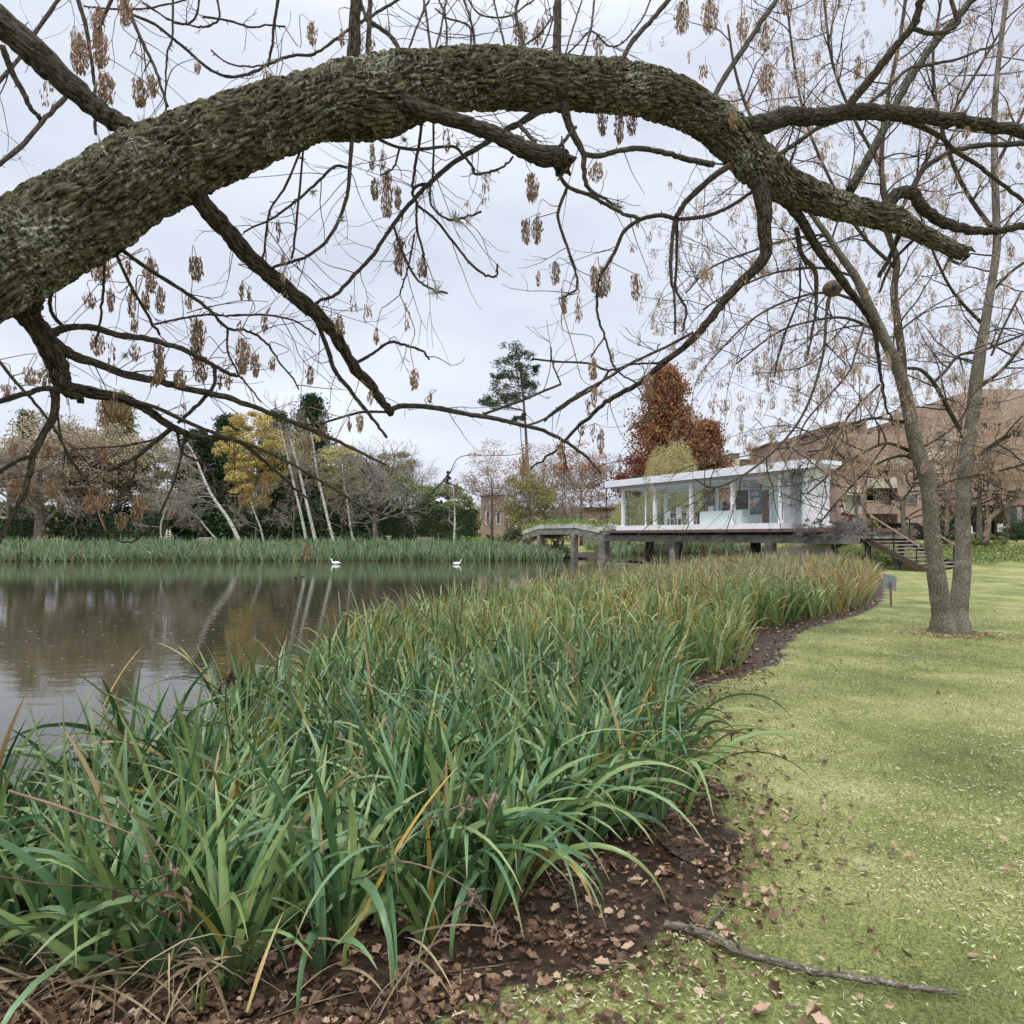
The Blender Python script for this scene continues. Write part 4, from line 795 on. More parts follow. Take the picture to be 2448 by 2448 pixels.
# leaf litter and lawn flecks
def leafshape(mb, c, size, up=.35):
    n = len(c); d = rs.normal(size=(n, 3)); d[:, 2] *= up; d /= np.linalg.norm(d, axis=1)[:, None]
    o = rs.normal(size=(n, 3)); o[:, 2] *= up; s = np.cross(d, np.cross(o, d)); s /= np.linalg.norm(s, axis=1)[:, None]; nn = np.cross(d, s); nn *= np.sign(nn[:, 2:3]) + 1e-6
    sz = size[:, None]; cu = rs.uniform(.05, .75, (n, 1)) ** 1.3; size = np.minimum(size * np.exp(rs.normal(0, .25, n)), .065); sz = size[:, None]
    out = [(-.5, 0), (-.28, .26), (-.05, .24), (.12, .36), (.3, .16), (.5, 0), (.3, -.16), (.12, -.36), (-.05, -.24), (-.28, -.26)]
    v = [c + d * a * sz * rs.uniform(.85, 1.1, (n, 1)) + s * b * sz * rs.uniform(.7, 1.15, (n, 1)) + nn * sz * cu * (abs(b) * 1.5 + a * a) for a, b in out] + [c]
    v = np.stack(v, 1); b = (np.arange(n) * 11)[:, None]; t = np.concatenate([np.stack([b[:, 0] + i, b[:, 0] + (i + 1) % 10, b[:, 0] + 10], -1) for i in range(10)]); mb.add(v.reshape(-1, 3), None, t)
def mnoise_arr(x, y, s=2.2): return np.array([mnoise.noise(Vector((a * s, b * s, 9))) for a, b in zip(x, y)])
def scatter_mud(n, y0, y1, x0, x1, fn):
    x = rs.uniform(x0, x1, n); y = y0 * (y1 / y0) ** rs.rand(n); k = fn(x, y) & (np.abs(x) < .85 * y + .5); return x[k], y[k]
m = MB()
inmud = lambda x, y: inpoly(x, y, MUD) & ~inpoly(x, y, POND)
x, y = scatter_mud(60000, 1.75, 5.5, -3.5, 2, inmud); k = (rs.rand(len(x)) < np.where(y < 2.25, .8, .16 + .3 * (mnoise_arr(x, y) > .05))); x, y = x[k], y[k]
leafshape(m, np.stack([x, y, height(x, y) + rs.uniform(.004, .03, len(x))], -1), rs.uniform(.02, .055, len(x)))
x, y = scatter_mud(16000, 5, 20, 0, 10, lambda a, b: inmud(a, b) & (sdist(a, b, EDGE, False) < .9)); leafshape(m, np.stack([x, y, height(x, y) + rs.uniform(.01, .04, len(x))], -1), rs.uniform(.03, .07, len(x)))
x, y = scatter_mud(30000, 1.7, 9, -3, 3, lambda a, b: ~inpoly(a, b, MUD) & (rs.rand(len(a)) < np.exp(-(sdist(a, b, MUD) / .20)))); leafshape(m, np.stack([x, y, height(x, y) + rs.uniform(.012, .03, len(x))], -1), rs.uniform(.02, .05, len(x)))
tag(m.build('leaf_litter', M['litter']), 'brown fallen leaves lying on the dark mud edge', 'fallen leaves', kind='stuff')
m = MB(); x, y = scatter_mud(420, 1.8, 14, -1, 12, lambda a, b: ~inpoly(a, b, MUD) & (a > -.5)); k = rs.rand(len(x)) < np.clip(1.4 - sdist(x, y, MUD) / 2, .15, 1); x, y = x[k], y[k]; leafshape(m, np.stack([x, y, height(x, y) + .025], -1), rs.uniform(.03, .06, len(x)))
M['litter2'] = mat('pinkish_fallen_leaf', [(.35, .2, .13), (.55, .38, .27)], 30, .7, island=[(0, (.28, .15, .09)), (.5, (.48, .31, .21)), (1, (.62, .46, .35))])
tag(m.build('scattered_lawn_leaves', M['litter2']), 'few pinkish brown leaves scattered over the lawn', 'fallen leaves', kind='stuff')
notmud = lambda a, b: ~inpoly(a, b, MUD) & ~inpoly(a, b, POND)
m = MB(); x, y = scatter_mud(230000, 1.7, 30, -2, 26, notmud); k = rs.rand(len(x)) < np.clip(.45 + .9 * np.array([mnoise.noise(Vector((a * 1.1, b * 1.1, 5))) for a, b in zip(x, y)]), .08, 1); x, y = x[k], y[k]
diamonds(m, np.stack([x, y, height(x, y) + .022], -1), rs.uniform(.014, .036, len(x)) * (1 + y * .03), rs.uniform(.0035, .009, len(x)) * (1 + y * .05), flat=.85); tag(m.build('lawn_leaflets', M['fleck']), 'pale dry leaflets sprinkled over the mown lawn', 'leaflets', kind='stuff')
m = MB(); x, y = scatter_mud(150000, 1.7, 13, -1.6, 11, lambda a, b: notmud(a, b) & (a > -1)); n = len(x)
blades(m, np.stack([x, y, height(x, y) - .004], -1), rs.uniform(0, 6.28, n), rs.uniform(.1, 1.1, n), rs.uniform(0, 1, n), rs.uniform(.018, .042, n) * (1 + .02 * y), rs.uniform(.0016, .003, n) * (1 + .14 * y), 2)
tag(m.build('lawn_grass', M['grass']), 'short mown grass of the lawn', 'grass', kind='stuff')
# longer grass and moss tufts at the lawn edge, bright shoot
m = MB(); c = G(480, 2400, -.02); n = 9; blades(m, np.tile([c[0], c[1], hz(c[0], c[1])], (n, 1)) + rs.normal(0, .006, (n, 3)) * (1, 1, 0), rs.uniform(0, 6.28, n), rs.uniform(0, .35, n), rs.uniform(0, .4, n), rs.uniform(.08, .22, n), rs.uniform(.004, .008, n), 6)
tag(m.build('grass_shoot', M['brightleaf'], smooth=True), 'bright green grass shoot growing from the leaf litter', 'grass shoot')
# fallen branch on the lawn
def lying(pts, r0, r1, name, lab, cat, sides=10, stubs=4):
    w3 = []
    for a, b in pts:
        g_ = G(a, b, -.0); g_[2] = hz(g_[0], g_[1]) + .02; w3.append(g_)
    w3 = smooth(w3, 8); r = np.linspace(r0, r1, len(w3)); w3[:, 2] += r * .8; w3 += rs.normal(0, r0 * .08, w3.shape)
    root = tag(empty(name, w3[0]), lab, cat); m = MB(); m.tube(w3, r * (1 + .12 * rs.normal(size=len(r))), sides); part(m, 'stem', M['ashbark'], root, True)
    for k in range(stubs):
        i = rs.randint(3, len(w3) - 4); d = rs.normal(0, 1, 3); d[2] = abs(d[2]) * .6; d /= np.linalg.norm(d); m = MB(); m.tube([w3[i], w3[i] + d * r[i] * 1.6, w3[i] + d * r[i] * 2.6], [r[i] * .5, r[i] * .4, r[i] * .25], 6); part(m, 'twig_stub', M['ashbark'], root)
lying([(1590, 2224), (1690, 2255), (1770, 2295), (1860, 2320), (1960, 2345), (2080, 2362), (2180, 2380), (2288, 2392)], .019, .009, 'fallen_branch', 'long grey fallen branch lying diagonally on the lawn', 'branch', 12, 5)
lying([(1690, 2235), (1720, 2195), (1760, 2150)], .008, .004, 'fallen_twig', 'short pale twig at the mud edge above the fallen branch', 'twig', 6, 2)
lying([(1690, 2110), (1760, 2125), (1840, 2140)], .005, .003, 'fallen_twig', 'thin crooked twig lying across the moss patch', 'twig', 6, 2)
lying([(1000, 2305), (1080, 2316), (1150, 2310), (1240, 2300)], .004, .003, 'fallen_twig', 'thin straight twig on the lower middle leaf litter', 'twig', 6, 0)

# ------------------------------------------------------------------ big arching tree over the water
def rnd_perp(d):
    o = rs.normal(size=3); o -= d * o.dot(d); return o / (np.linalg.norm(o) + 1e-9)
def arc(p, d, L, r, n=7, droop=0.0, upt=0.0, wob=.12):
    pts = [p]; d = d / np.linalg.norm(d); st_ = L / n
    for i in range(n):
        f_ = i / n; d = d + rs.normal(0, wob, 3) + Z3 * (-droop * (1 - f_) + upt * f_); d /= np.linalg.norm(d); pts.append(pts[-1] + d * st_)
    return np.array(pts)
def twigs_on(mb, w3, rr, dens, L=(.15, .55), r=.0035, sub=2, seeds=None, droop=.12, upt=.22, sides=4, f0=.1, sp_=.35):
    seg = np.linalg.norm(np.diff(w3, axis=0), axis=1); T = seg.sum(); n = rs.poisson(T * dens)
    for _ in range(n):
        f_ = rs.uniform(f0, 1); i = min(int(f_ * (len(w3) - 1)), len(w3) - 2); p = w3[i] + (w3[i + 1] - w3[i]) * rs.rand(); d = w3[i + 1] - w3[i]; d /= np.linalg.norm(d) + 1e-9
        dd = d * rs.uniform(.1, 1) + rnd_perp(d) * rs.uniform(.5, 1); l_ = rs.uniform(*L); a = arc(p, dd, l_, r, 7, droop, upt); r1 = min(r, rr[i] * .7) * rs.uniform(.7, 1.2)
        mb.tube(a, np.linspace(r1, r1 * .45, len(a)), sides, False)
        for _ in range(rs.randint(0, sub + 1)):
            j = rs.randint(2, 7); d2 = a[j] - a[j - 1]; b = arc(a[j], d2 / np.linalg.norm(d2) + rnd_perp(d2 / np.linalg.norm(d2)) * .8, l_ * rs.uniform(.25, .6), r, 5, droop, upt); mb.tube(b, np.linspace(r1 * .6, r1 * .35, len(b)), sides, False)
            if seeds is not None and rs.rand() < sp_: seeds.append(b[-1])
        if seeds is not None and rs.rand() < sp_: seeds.append(a[-1])
def cluster(mb, top, w, h, n, sl=.032, sw=.0065, mbs=None):
    top = np.asarray(top, float); f_ = rs.rand(n) ** .8; rad = w * .5 * np.sqrt(rs.rand(n)) * np.sin(np.clip(.25 + f_ * .75, 0, 1) * PI * .75 + .3)
    a = rs.uniform(0, 2 * PI, n); c = top + np.stack([rad * np.cos(a), rad * np.sin(a), -f_ * h - sl * .3], -1)
    d = np.stack([rs.normal(0, .22, n), rs.normal(0, .22, n), -np.ones(n)], -1); diamonds(mb, c, rs.uniform(.75, 1.25, n) * sl, rs.uniform(.7, 1.3, n) * sw, d, fold=.5)
    k = max(3, int(n * .22)); L = []
    for i in rs.choice(n, min(n, k), False):
        e = c[i] + (0, 0, sl * .4); mid = (top + e) / 2 + (rs.normal(0, .006), rs.normal(0, .006), abs(e[2] - top[2]) * .12); (mbs or mb).tube([top, mid, e], .0009 * sl / .032, 3, False)
T1 = empty('arching_tree', (-3.6, 2.3, 0)); tag(T1, 'huge mossy ash whose thick bough arches across the whole top of the view', 'tree')
def parse(s):
    pt, r, y = s.split('|'); pt = [tuple(map(float, q.split(','))) for q in pt.split()]; r = list(map(float, r.split(','))); y = list(map(float, y.split(','))); return pt, r, y
def traced(s, k=6, thin=True):
    pt, r, y = parse(s); n = len(pt); L = np.concatenate([[0], np.cumsum([math.dist(pt[i], pt[i + 1]) for i in range(n - 1)])]); L /= L[-1]
    Yv = np.interp(L, np.linspace(0, 1, len(y)), y); w3 = smooth([P(a, b, q) for (a, b), q in zip(pt, Yv)], k if n > 2 else 10)
    r = [q * (.66 if q < 10 else .66 + .34 * min(1, (q - 10) / 10)) for q in r] if thin else r
    t = np.linspace(0, 1, len(w3)); rr = np.interp(t, np.linspace(0, 1, len(r)), r) * np.interp(t, L, Yv) / F
    return w3, rr
# bough with furrowed bark geometry
bp = [(-120, 700, 108), (0, 628, 103), (100, 570, 102), (200, 512, 101), (350, 415, 93), (500, 347, 86), (650, 287, 77), (750, 256, 75), (870, 236, 81), (950, 210, 72), (1050, 195, 65), (1200, 188, 62), (1350, 200, 58), (1480, 208, 55), (1580, 232, 51),
      (1680, 278, 48), (1755, 335, 47), (1828, 410, 44), (1893, 450, 37), (1982, 484, 32), (2062, 505, 30), (2132, 522, 28), (2180, 547, 21), (2240, 577, 19), (2290, 603, 17)]
bd = np.interp([b[0] for b in bp], [-120, 0, 800, 1500, 2300], [2.72, 2.8, 3.3, 4.0, 4.7])
w3 = [P(a, b, y_) for (a, b, _), y_ in zip(bp, bd)]; rr = [r_ * y_ / F for (_, _, r_), y_ in zip(bp, bd)]
w3 = [np.array([-3.75, 2.3, -.4]), np.array([-3.7, 2.35, .5]), np.array([-3.45, 2.45, 1.4]), np.array([-3.0, 2.6, 2.1])] + w3; rr = [.36, .29, .25, .21] + rr
k4 = np.column_stack([w3, rr]); e_ = np.vstack([2 * k4[0] - k4[1], k4, 2 * k4[-1] - k4[-2]]); fine = []
for i in range(1, len(e_) - 2):
    K = max(4, int(np.linalg.norm(e_[i + 1, :3] - e_[i, :3]) / .006))
    for t in np.arange(K) / K:
        a, b, c, d = e_[i - 1], e_[i], e_[i + 1], e_[i + 2]; fine.append(.5 * (2 * b + (c - a) * t + (2 * a - 5 * b + 4 * c - d) * t * t + (3 * b - a - 3 * c + d) * t ** 3))
fine.append(k4[-1]); fine = np.array(fine)
BS = 190; bm_ = MB(); bm_.tube(fine[:, :3], fine[:, 3], BS, True)
V_ = bm_.v[0]; A_ = bm_.a[0]; nR = len(fine)
cen = np.repeat(fine[:, :3], BS, 0); out_ = V_[:nR * BS] - cen; rad_ = np.linalg.norm(out_, axis=1); out_ /= rad_[:, None]
disp = np.zeros(nR * BS)
for i in range(nR * BS):
    a = A_[i]; q = Vector((a[0] * 40, a[1] * 40, a[2] * 9.5)); wp = mnoise.noise_vector(Vector((a[0] * 17, a[1] * 17, a[2] * 6))) * .9
    d_, _ = mnoise.voronoi(q + wp); e1 = min(1.0, (d_[1] - d_[0]) * 2.6)
    big_ = mnoise.noise(Vector((a[0] * 6, a[1] * 6, a[2] * 3.5))) + 2.2 * math.exp(-((cen[i][0] + .60) / .14) ** 2 - ((out_[i][2] + .75) / .35) ** 2) * (cen[i][2] > 2.5)
    fi = mnoise.noise(Vector((a[0] * 90, a[1] * 90, a[2] * 60)))
    disp[i] = (e1 ** .7 - .6) * .020 * (1 + .6 * mnoise.noise(Vector((a[0] * 22, a[1] * 22, a[2] * 11)))) + big_ * .014 + fi * .004 - .009 * max(0, 1 - abs(mnoise.noise(Vector((a[0] * 24 + wp[0], a[1] * 24, a[2] * 3.2)))) * 6)
V_[:nR * BS] += out_ * (disp * np.clip(rad_ / .12, .35, 1.15))[:, None]
bo = part(bm_, 'bough', M['bough'], T1, True)
SEEDS1 = []
BR = """-30,30 50,95 120,160 200,235 260,280 322,322|35,32,28,25,23|2.75,2.95
425,392 462,455 500,505 550,560 600,618 650,662 700,703 750,745 800,800 850,880 900,940 935,990|25,22,20,20,18,15,12|3.0,4.0
5,110 30,175 55,220 75,260 97,287|11,7|2.9,3.0
-30,415 50,350 100,292 165,222|8,8|4.5,5
-20,215 45,140 90,70 140,0 170,-50|7,6|5,5.5
180,-20 205,60 215,125 222,165 228,235 228,322|8,6,5|3.6,3.7
275,-20 240,60 225,110|6,5|3.8,3.8
285,-20 315,45 345,110 375,175 400,255|7,5|3.6,3.6
315,35 370,58 410,90 450,122 500,165 550,184 600,175 650,150 700,133 750,130 800,95 850,60 900,30 965,-10|5,5,5|3.6,4.2
413,-10 412,90 400,125 396,200 395,290|4,3|3.7,3.6
668,-20 655,60 650,115 640,158|6,4|3.6,3.7
200,15 275,22 350,20 450,0|3,3|3.8,3.8
478,-20 470,35 445,58 400,45 340,5|4,3|3.8,3.8
515,-20 525,40 505,60 480,65 440,58|4,3|3.8,3.8
485,40 550,50 600,65 640,60 680,64|4,3|3.8,3.8
505,120 535,145 575,158 635,155|3,3|3.8,3.8
843,165 848,80 849,-60|18,14|3.4,3.4
879,165 882,80 886,-60|11,8|3.5,3.6
962,140 941,95 906,65 876,45 856,-20|9,7|3.5,3.7
968,140 991,80 1011,30 1036,-20|4,3|3.6,3.8
1031,135 1021,50 1010,-20|5,4|3.5,3.7
1036,135 1056,60 1070,-20|4,3|3.5,3.7
1068,135 1066,50 1042,-20|4,3|3.6,3.7
1136,130 1131,75 1116,20 1100,-20|5,4|3.6,3.8
1124,130 1126,75 1111,55 1071,45 1041,20|4,3|3.6,3.8
1211,130 1196,65 1176,-20|4,3|3.7,3.9
1261,135 1241,70 1233,30 1243,-20|7,6|3.7,3.9
1331,145 1332,70 1334,-60|14,11|3.75,3.8
1283,140 1316,65 1330,-20|3,3|3.7,3.9
1348,140 1371,65 1398,-20|3,3|3.7,3.9
1386,150 1411,75 1423,-20|4,4|3.8,4
1481,158 1511,100 1561,45 1615,-20|9,8|3.9,4
1231,125 1291,80 1321,40|3,3|3.8,3.9
1346,140 1386,100 1416,75 1456,110 1491,100 1531,50 1566,-20|3,3|3.9,4.2
1110,-20 1141,30 1181,42 1221,37 1275,0|3,3|4,4.2
1697,250 1732,185 1782,110 1822,50 1870,-20|10,9|4.1,4.6
1785,305 1832,295 1882,278 1932,280 1982,277 2022,267 2072,265 2132,270 2207,278 2282,288 2357,300 2520,335|24,20,19,18,17,15|4.15,4.6
2022,265 2042,235 2072,200 2107,155 2142,110 2177,70 2192,40 2212,-30|13,13,12,12|4.2,3.8
2187,70 2222,80 2262,75 2292,55 2282,30 2268,-20|8,7|3.9,4
2032,455 2072,385 2097,340 2132,270 2172,195 2222,120 2272,60 2340,-20|14,12,11|4.6,6.2
1862,370 1907,340 1957,305 2012,285 2072,250 2117,215 2172,165 2222,155 2292,140 2372,110|9,6,4|4.4,5
2162,290 2207,305 2252,330 2282,360 2332,390 2382,430 2460,490|9,8,6|4.5,5
2182,455 2207,405 2242,380 2282,360 2332,350 2382,345 2500,342|9,9,9|4.7,4.9
2117,500 2142,465 2182,462 2202,495 2252,530 2307,547 2362,553 2407,548 2500,530|17,16,15,12,11|4.55,4.8
1812,430 1827,500 1827,550 1832,600 1817,630 1782,665 1747,700 1707,750 1657,810 1582,870 1530,915 1466,950 1416,990 1361,1040 1321,1080 1266,1120|20,17,15,13,11,9,6,3|4.15,4.5
1745,395 1702,425 1647,475 1622,510 1614,528|11,9|4.1,4.2
1614,524 1582,515 1531,525 1491,555 1471,600 1451,635 1436,660 1428,690 1428,750 1446,805 1466,870 1491,900 1521,915|8,7,6,4,3|4.2,4.3
1612,530 1605,600 1604,660 1612,710 1614,800|8,6,4|4.2,4.2
1618,530 1618,620 1616,690 1640,740 1632,790|6,4|4.25,4.3
1614,525 1682,518 1732,500 1782,470 1805,455|7,6|4.2,4.3
1346,245 1361,300 1381,340 1396,370 1396,400 1406,450 1441,472 1471,490|14,11,8,4|3.8,3.9
1394,368 1431,373 1481,360 1531,355 1591,365 1641,380 1705,392|9,9,10|3.85,4.1
930,222 966,245 1021,268 1081,285 1141,305 1191,325 1241,350 1291,370 1343,380|26,19,18,20,24|3.35,3.4
1336,352 1355,330 1378,304|7,6|3.5,3.5
1326,395 1356,445 1406,465 1451,490 1491,510 1530,524|8,6|3.6,3.9
1356,447 1336,500 1336,530 1356,590 1376,650 1379,690 1356,705 1336,715|6,5,3|3.7,3.8
1338,255 1291,265 1241,295 1211,310 1166,340 1091,385 1031,435 986,480 941,535 891,610 841,665 801,705 761,720 751,730|12,9,7,5|3.8,3.6
1241,298 1281,342|8,7|3.7,3.5
1031,440 1001,443 986,460 996,490 996,540 1011,600 1010,615|6,4|3.7,3.7
996,490 1041,525 1081,575 1121,625 1156,655 1186,660 1188,630|5,4|3.7,3.8
1028,445 1031,490 1061,520 1091,525 1151,505|4,4|3.6,3.6
941,540 961,600 991,660 1026,688 1070,700|5,4|3.6,3.6
991,560 976,635 956,705|4,3|3.6,3.6
871,310 931,345 991,357 1081,350 1106,370 1131,400 1136,415 1176,410 1206,395 1226,375|6,4|3.4,3.5
843,310 836,400 831,460 811,525 781,575 741,608 700,625 650,640|8,6,5|3.3,3.4
830,400 800,398 765,430 715,475 645,525 580,555|5,5,3|3.3,3.3
730,330 685,440 645,505 635,575 628,625|4,4|3.3,3.3
727,330 715,475 700,620|4,4|3.35,3.35
1036,265 1036,400 1028,450|4,4|3.5,3.6
1011,265 1001,350 991,400 986,450|6,5|3.5,3.6
956,350 941,400 911,420|4,3|3.5,3.5
856,865 891,845 931,818 966,825 1011,840 1026,860|6,4|3.9,4
936,978 966,970 1041,975 1116,990 1181,1000 1241,1015 1301,1030 1366,1065 1406,1095 1436,1130|10,9,7,4|4.0,4.2
1156,990 1241,960 1341,918|5,4|4.1,4.2
1341,918 1321,870 1316,832|3,3|4.2,4.2
1271,858 1341,865 1406,868 1456,885 1516,870 1581,868|4,4|4.4,4.4
1456,885 1431,920 1366,960 1306,1000 1246,1020|5,4|4.4,4.2
1656,795 1591,830 1516,865 1441,910 1371,950 1301,1005|5,5|4.4,4.2
1446,805 1411,855|3,3|4.3,4.3
1341,1060 1350,1090 1356,1120|4,3|4.4,4.4
1601,895 1591,960 1551,1005 1521,1012|4,3|4.4,4.4
70,700 62,745 90,785 120,840 140,885 155,925 180,945 200,955|34,28,24,24,22,14,10|2.95,3.2
120,800 140,790 165,783 215,782 280,800 350,810 425,830 480,855 530,885 570,900|14,11,11,9,6|3.1,3.5
125,815 175,850 235,870 300,895 375,910 450,930 525,945 600,970 675,1000 750,1030 825,1065 925,1110|16,13,12,11,9,8,4|3.1,3.9
150,925 225,940 300,955 360,985 410,1020 475,1045 550,1048 600,1075 675,1140 725,1185 760,1215|18,14,12,9,5,3|3.2,3.8
300,955 375,975 450,1010 525,1040 600,1065 700,1110 800,1170 875,1215 935,1235 970,1232 1010,1200 1050,1160 1075,1130|8,6,5,3|3.3,4
415,1020 360,1065 320,1095 260,1125|9,7|3.5,3.4
325,1095 320,1140 295,1170 285,1190|5,4|3.5,3.4
375,1050 300,1065 230,1070 170,1075|4,3|3.5,3.5
145,930 100,930 65,940 -30,970|10,10|3.1,3
132,935 130,990 105,1035 80,1090 70,1135 55,1185 30,1235 5,1280 -20,1330|13,11,8,6|3.15,3.1
-20,840 35,910 85,965 140,1040 170,1100 215,1160|6,4|3.2,3.3
137,990 150,1060 175,1105 210,1150|4,3|3.2,3.2
-20,1140 35,1105 75,1088|7,7|3.1,3.1
150,780 125,750 120,710 135,660|7,6|3.2,3
270,590 310,680 340,730 380,800|6,5|3.3,3.5
265,560 290,595 350,640 410,678 460,710 500,740 545,785 590,790 630,815 665,860 715,930|8,7,5,3|3.1,3.7
370,775 440,760 500,752 550,755 625,752 700,765 755,800|4,4,3|3.5,3.8
545,785 545,840 575,900 625,960|4,3|3.6,3.7
760,775 785,840 800,885 850,950 890,1000 925,1045|9,8,5|3.8,4
935,985 870,985 825,995 750,1015 690,1007|5,4|4,3.9
513,880 510,925 465,975 425,1010|7,6|3.5,3.5
445,1040 415,1155 370,1245 325,1290 295,1295 255,1275|4,3|3.6,3.6
422,1030 440,1085 500,1115 520,1165 565,1182 582,1168|5,3|3.5,3.6
250,590 248,680 240,760 228,830|5,4|3.2,3.2
1862,455 1885,485 1912,520 1932,555 1962,605 2002,655 2057,730 2087,780 2097,840 2107,900 2117,965 2137,1020|20,14,13,12,8,5,3|4.35,5
1902,545 1907,560 1917,610 1947,645 1952,700 1947,760 1932,850|9,9,7,3|4.5,4.7
1912,630 1910,710 1872,810 1850,900|4,3|4.6,4.8
2155,545 2127,615 2102,660|9,7|4.7,4.8
2197,560 2132,630 2102,700|6,4|4.7,4.9"""
BRL = BR.strip().split('\n'); tw_ = MB(); W3S = []
for s in BRL:
    w3, rr = traced(s, 6); W3S.append((w3, rr)); r0 = rr.max()
    w3 = w3 + (np.cumsum(rs.normal(0, 1, w3.shape), 0) * .0 + rs.normal(0, .0022 + r0 * .05, w3.shape) * np.linspace(0, 1, len(w3))[:, None].clip(.2, 1))
    rr = rr * (1 + rs.normal(0, .05, len(rr)))
    m = MB(); sd_ = 20 if r0 > .035 else (12 if r0 > .015 else 7); m.tube(w3, rr, sd_)
    twigs_on(m, w3, rr, 6.5, (.08, .6), .0026, 2, SEEDS1, sp_=.07)
    # short spur stubs
    for _ in range(int(np.linalg.norm(np.diff(w3, axis=0), axis=1).sum() * 9)):
        i = rs.randint(1, len(w3) - 1); d = w3[i] - w3[i - 1]; d /= np.linalg.norm(d) + 1e-9; e = d * .3 + rnd_perp(d); m.tube([w3[i], w3[i] + e * (rr[i] + rs.uniform(.006, .022))], [min(.004, rr[i]), .0018], 4)
    part(m, 'branch', M['limb' if r0 > .03 else 'bark'], T1, True)
# jagged stub ends and knots
for sx, sy, Y_, r_ in ((1343, 382, 3.42, .048), (2296, 605, 4.7, .045), (1430, 262, 3.8, .02)):
    m = MB(); c = P(sx, sy, Y_)
    for k in range(16): m.tube([c + rs.normal(0, r_ * .3, 3), c + rs.normal(0, r_ * .8, 3) * (1, 1, .9), c + rs.normal(0, r_ * .9, 3)], [r_ * .5, r_ * .38, r_ * .08], 6)
    part(m, 'knot', M['bough'], T1, True)
# hanging seed clusters
CL = [(190, 85, 40, 90), (235, 20, 26, 80), (240, 90, 36, 70), (252, 180, 36, 70), (300, 0, 30, 60), (335, 195, 34, 60), (365, 185, 22, 50), (472, 150, 14, 24), (745, 60, 24, 46), (818, 75, 14, 36), (640, 175, 24, 28), (705, 180, 20, 22), (1245, 60, 34, 50), (1285, 70, 22, 40),
      (1296, 45, 14, 36), (1431, 90, 22, 46), (890, 350, 16, 60), (915, 365, 14, 40), (925, 415, 32, 105), (896, 430, 20, 50), (950, 450, 18, 50), (955, 570, 28, 90), (1010, 620, 28, 44), (1273, 420, 30, 64), (1258, 530, 26, 54), (1284, 520, 26, 62), (1327, 630, 26, 52), (1440, 645, 42, 68), (1521, 660, 26, 60), (1420, 640, 18, 60), (1350, 715, 12, 36),
      (470, 620, 32, 50), (240, 620, 44, 56), (215, 705, 26, 34), (265, 695, 16, 50), (305, 630, 18, 30), (360, 620, 30, 80), (382, 690, 22, 60), (315, 700, 18, 60), (350, 700, 18, 40), (320, 765, 16, 30), (235, 805, 30, 46), (380, 830, 22, 66), (470, 765, 28, 100), (480, 855, 34, 60), (385, 880, 26, 34), (430, 890, 28, 34), (545, 895, 18, 38), (525, 900, 12, 30), (580, 815, 30, 80), (610, 850, 20, 50), (650, 860, 16, 26), (740, 880, 20, 40), (633, 760, 16, 40), (595, 690, 10, 30), (577, 680, 10, 36),
      (810, 760, 20, 36), (900, 790, 14, 34), (990, 888, 20, 44), (1028, 940, 12, 26), (75, 885, 36, 36), (110, 890, 30, 36), (20, 925, 30, 30), (250, 960, 30, 60), (275, 955, 24, 50), (300, 960, 16, 40), (250, 1070, 20, 40), (112, 1060, 22, 40), (30, 1060, 18, 40), (215, 1190, 40, 36), (250, 1180, 30, 40), (330, 1190, 34, 50), (290, 1230, 24, 36), (50, 1150, 50, 40), (120, 1150, 30, 40), (860, 995, 18, 36), (835, 1000, 10, 30), (577, 1180, 14, 30), (885, 940, 16, 30),
      (1418, 860, 22, 48), (1420, 930, 14, 44), (1436, 1030, 16, 56), (1340, 1060, 18, 40), (1250, 1090, 20, 50), (1550, 900, 24, 54), (1347, 720, 10, 30), (1630, 10, 34, 70), (1697, 5, 40, 75), (1878, 0, 26, 34), (1775, 50, 26, 50), (1830, 60, 36, 60), (1832, 160, 44, 66), (2050, 140, 18, 50), (1755, 270, 22, 40), (1510, 265, 26, 60), (1480, 275, 22, 70), (1440, 265, 24, 60), (1425, 395, 34, 40), (1500, 400, 24, 60)]
M['cap'] = M['twig']
for k, (sx, sy, w_, h_) in enumerate(CL[:98]):
    Y_ = 3.4 + .9 * sx / 1900 + rs.uniform(-.25, .25) if sy < 700 else 3.5 + rs.uniform(-.2, .5)
    m = MB(); s_ = Y_ / F; n = int(np.clip(w_ * h_ / 13, 24, 230)); c = P(sx, sy - 6, Y_)
    cluster(m, c, w_ * 1.15 * s_, h_ * s_, n, rs.uniform(.028, .036), .0088)
    # its own hanging twig up to the nearest branch
    best = min(((np.linalg.norm(w - c, axis=1).min(), i, np.linalg.norm(w - c, axis=1).argmin()) for i, (w, _) in enumerate(W3S)), key=lambda q: q[0])
    b = W3S[best[1]][0][best[2]]
    if best[0] < .9: tq = smooth([b, b * .6 + c * .4 + rs.normal(0, .05, 3), b * .2 + c * .8 + rs.normal(0, .03, 3) + (0, 0, .05), c], 4); m.tube(tq, np.linspace(.0032, .0016, len(tq)), 4)
    part(m, 'seed_cluster', M['seed'], T1)
m = MB()
for c in SEEDS1: cluster(m, c, rs.uniform(.03, .07), rs.uniform(.06, .14), rs.randint(10, 40), .032, .0085)
tag(part(m, 'small_seed_clusters', M['seed'], T1), kind='stuff')
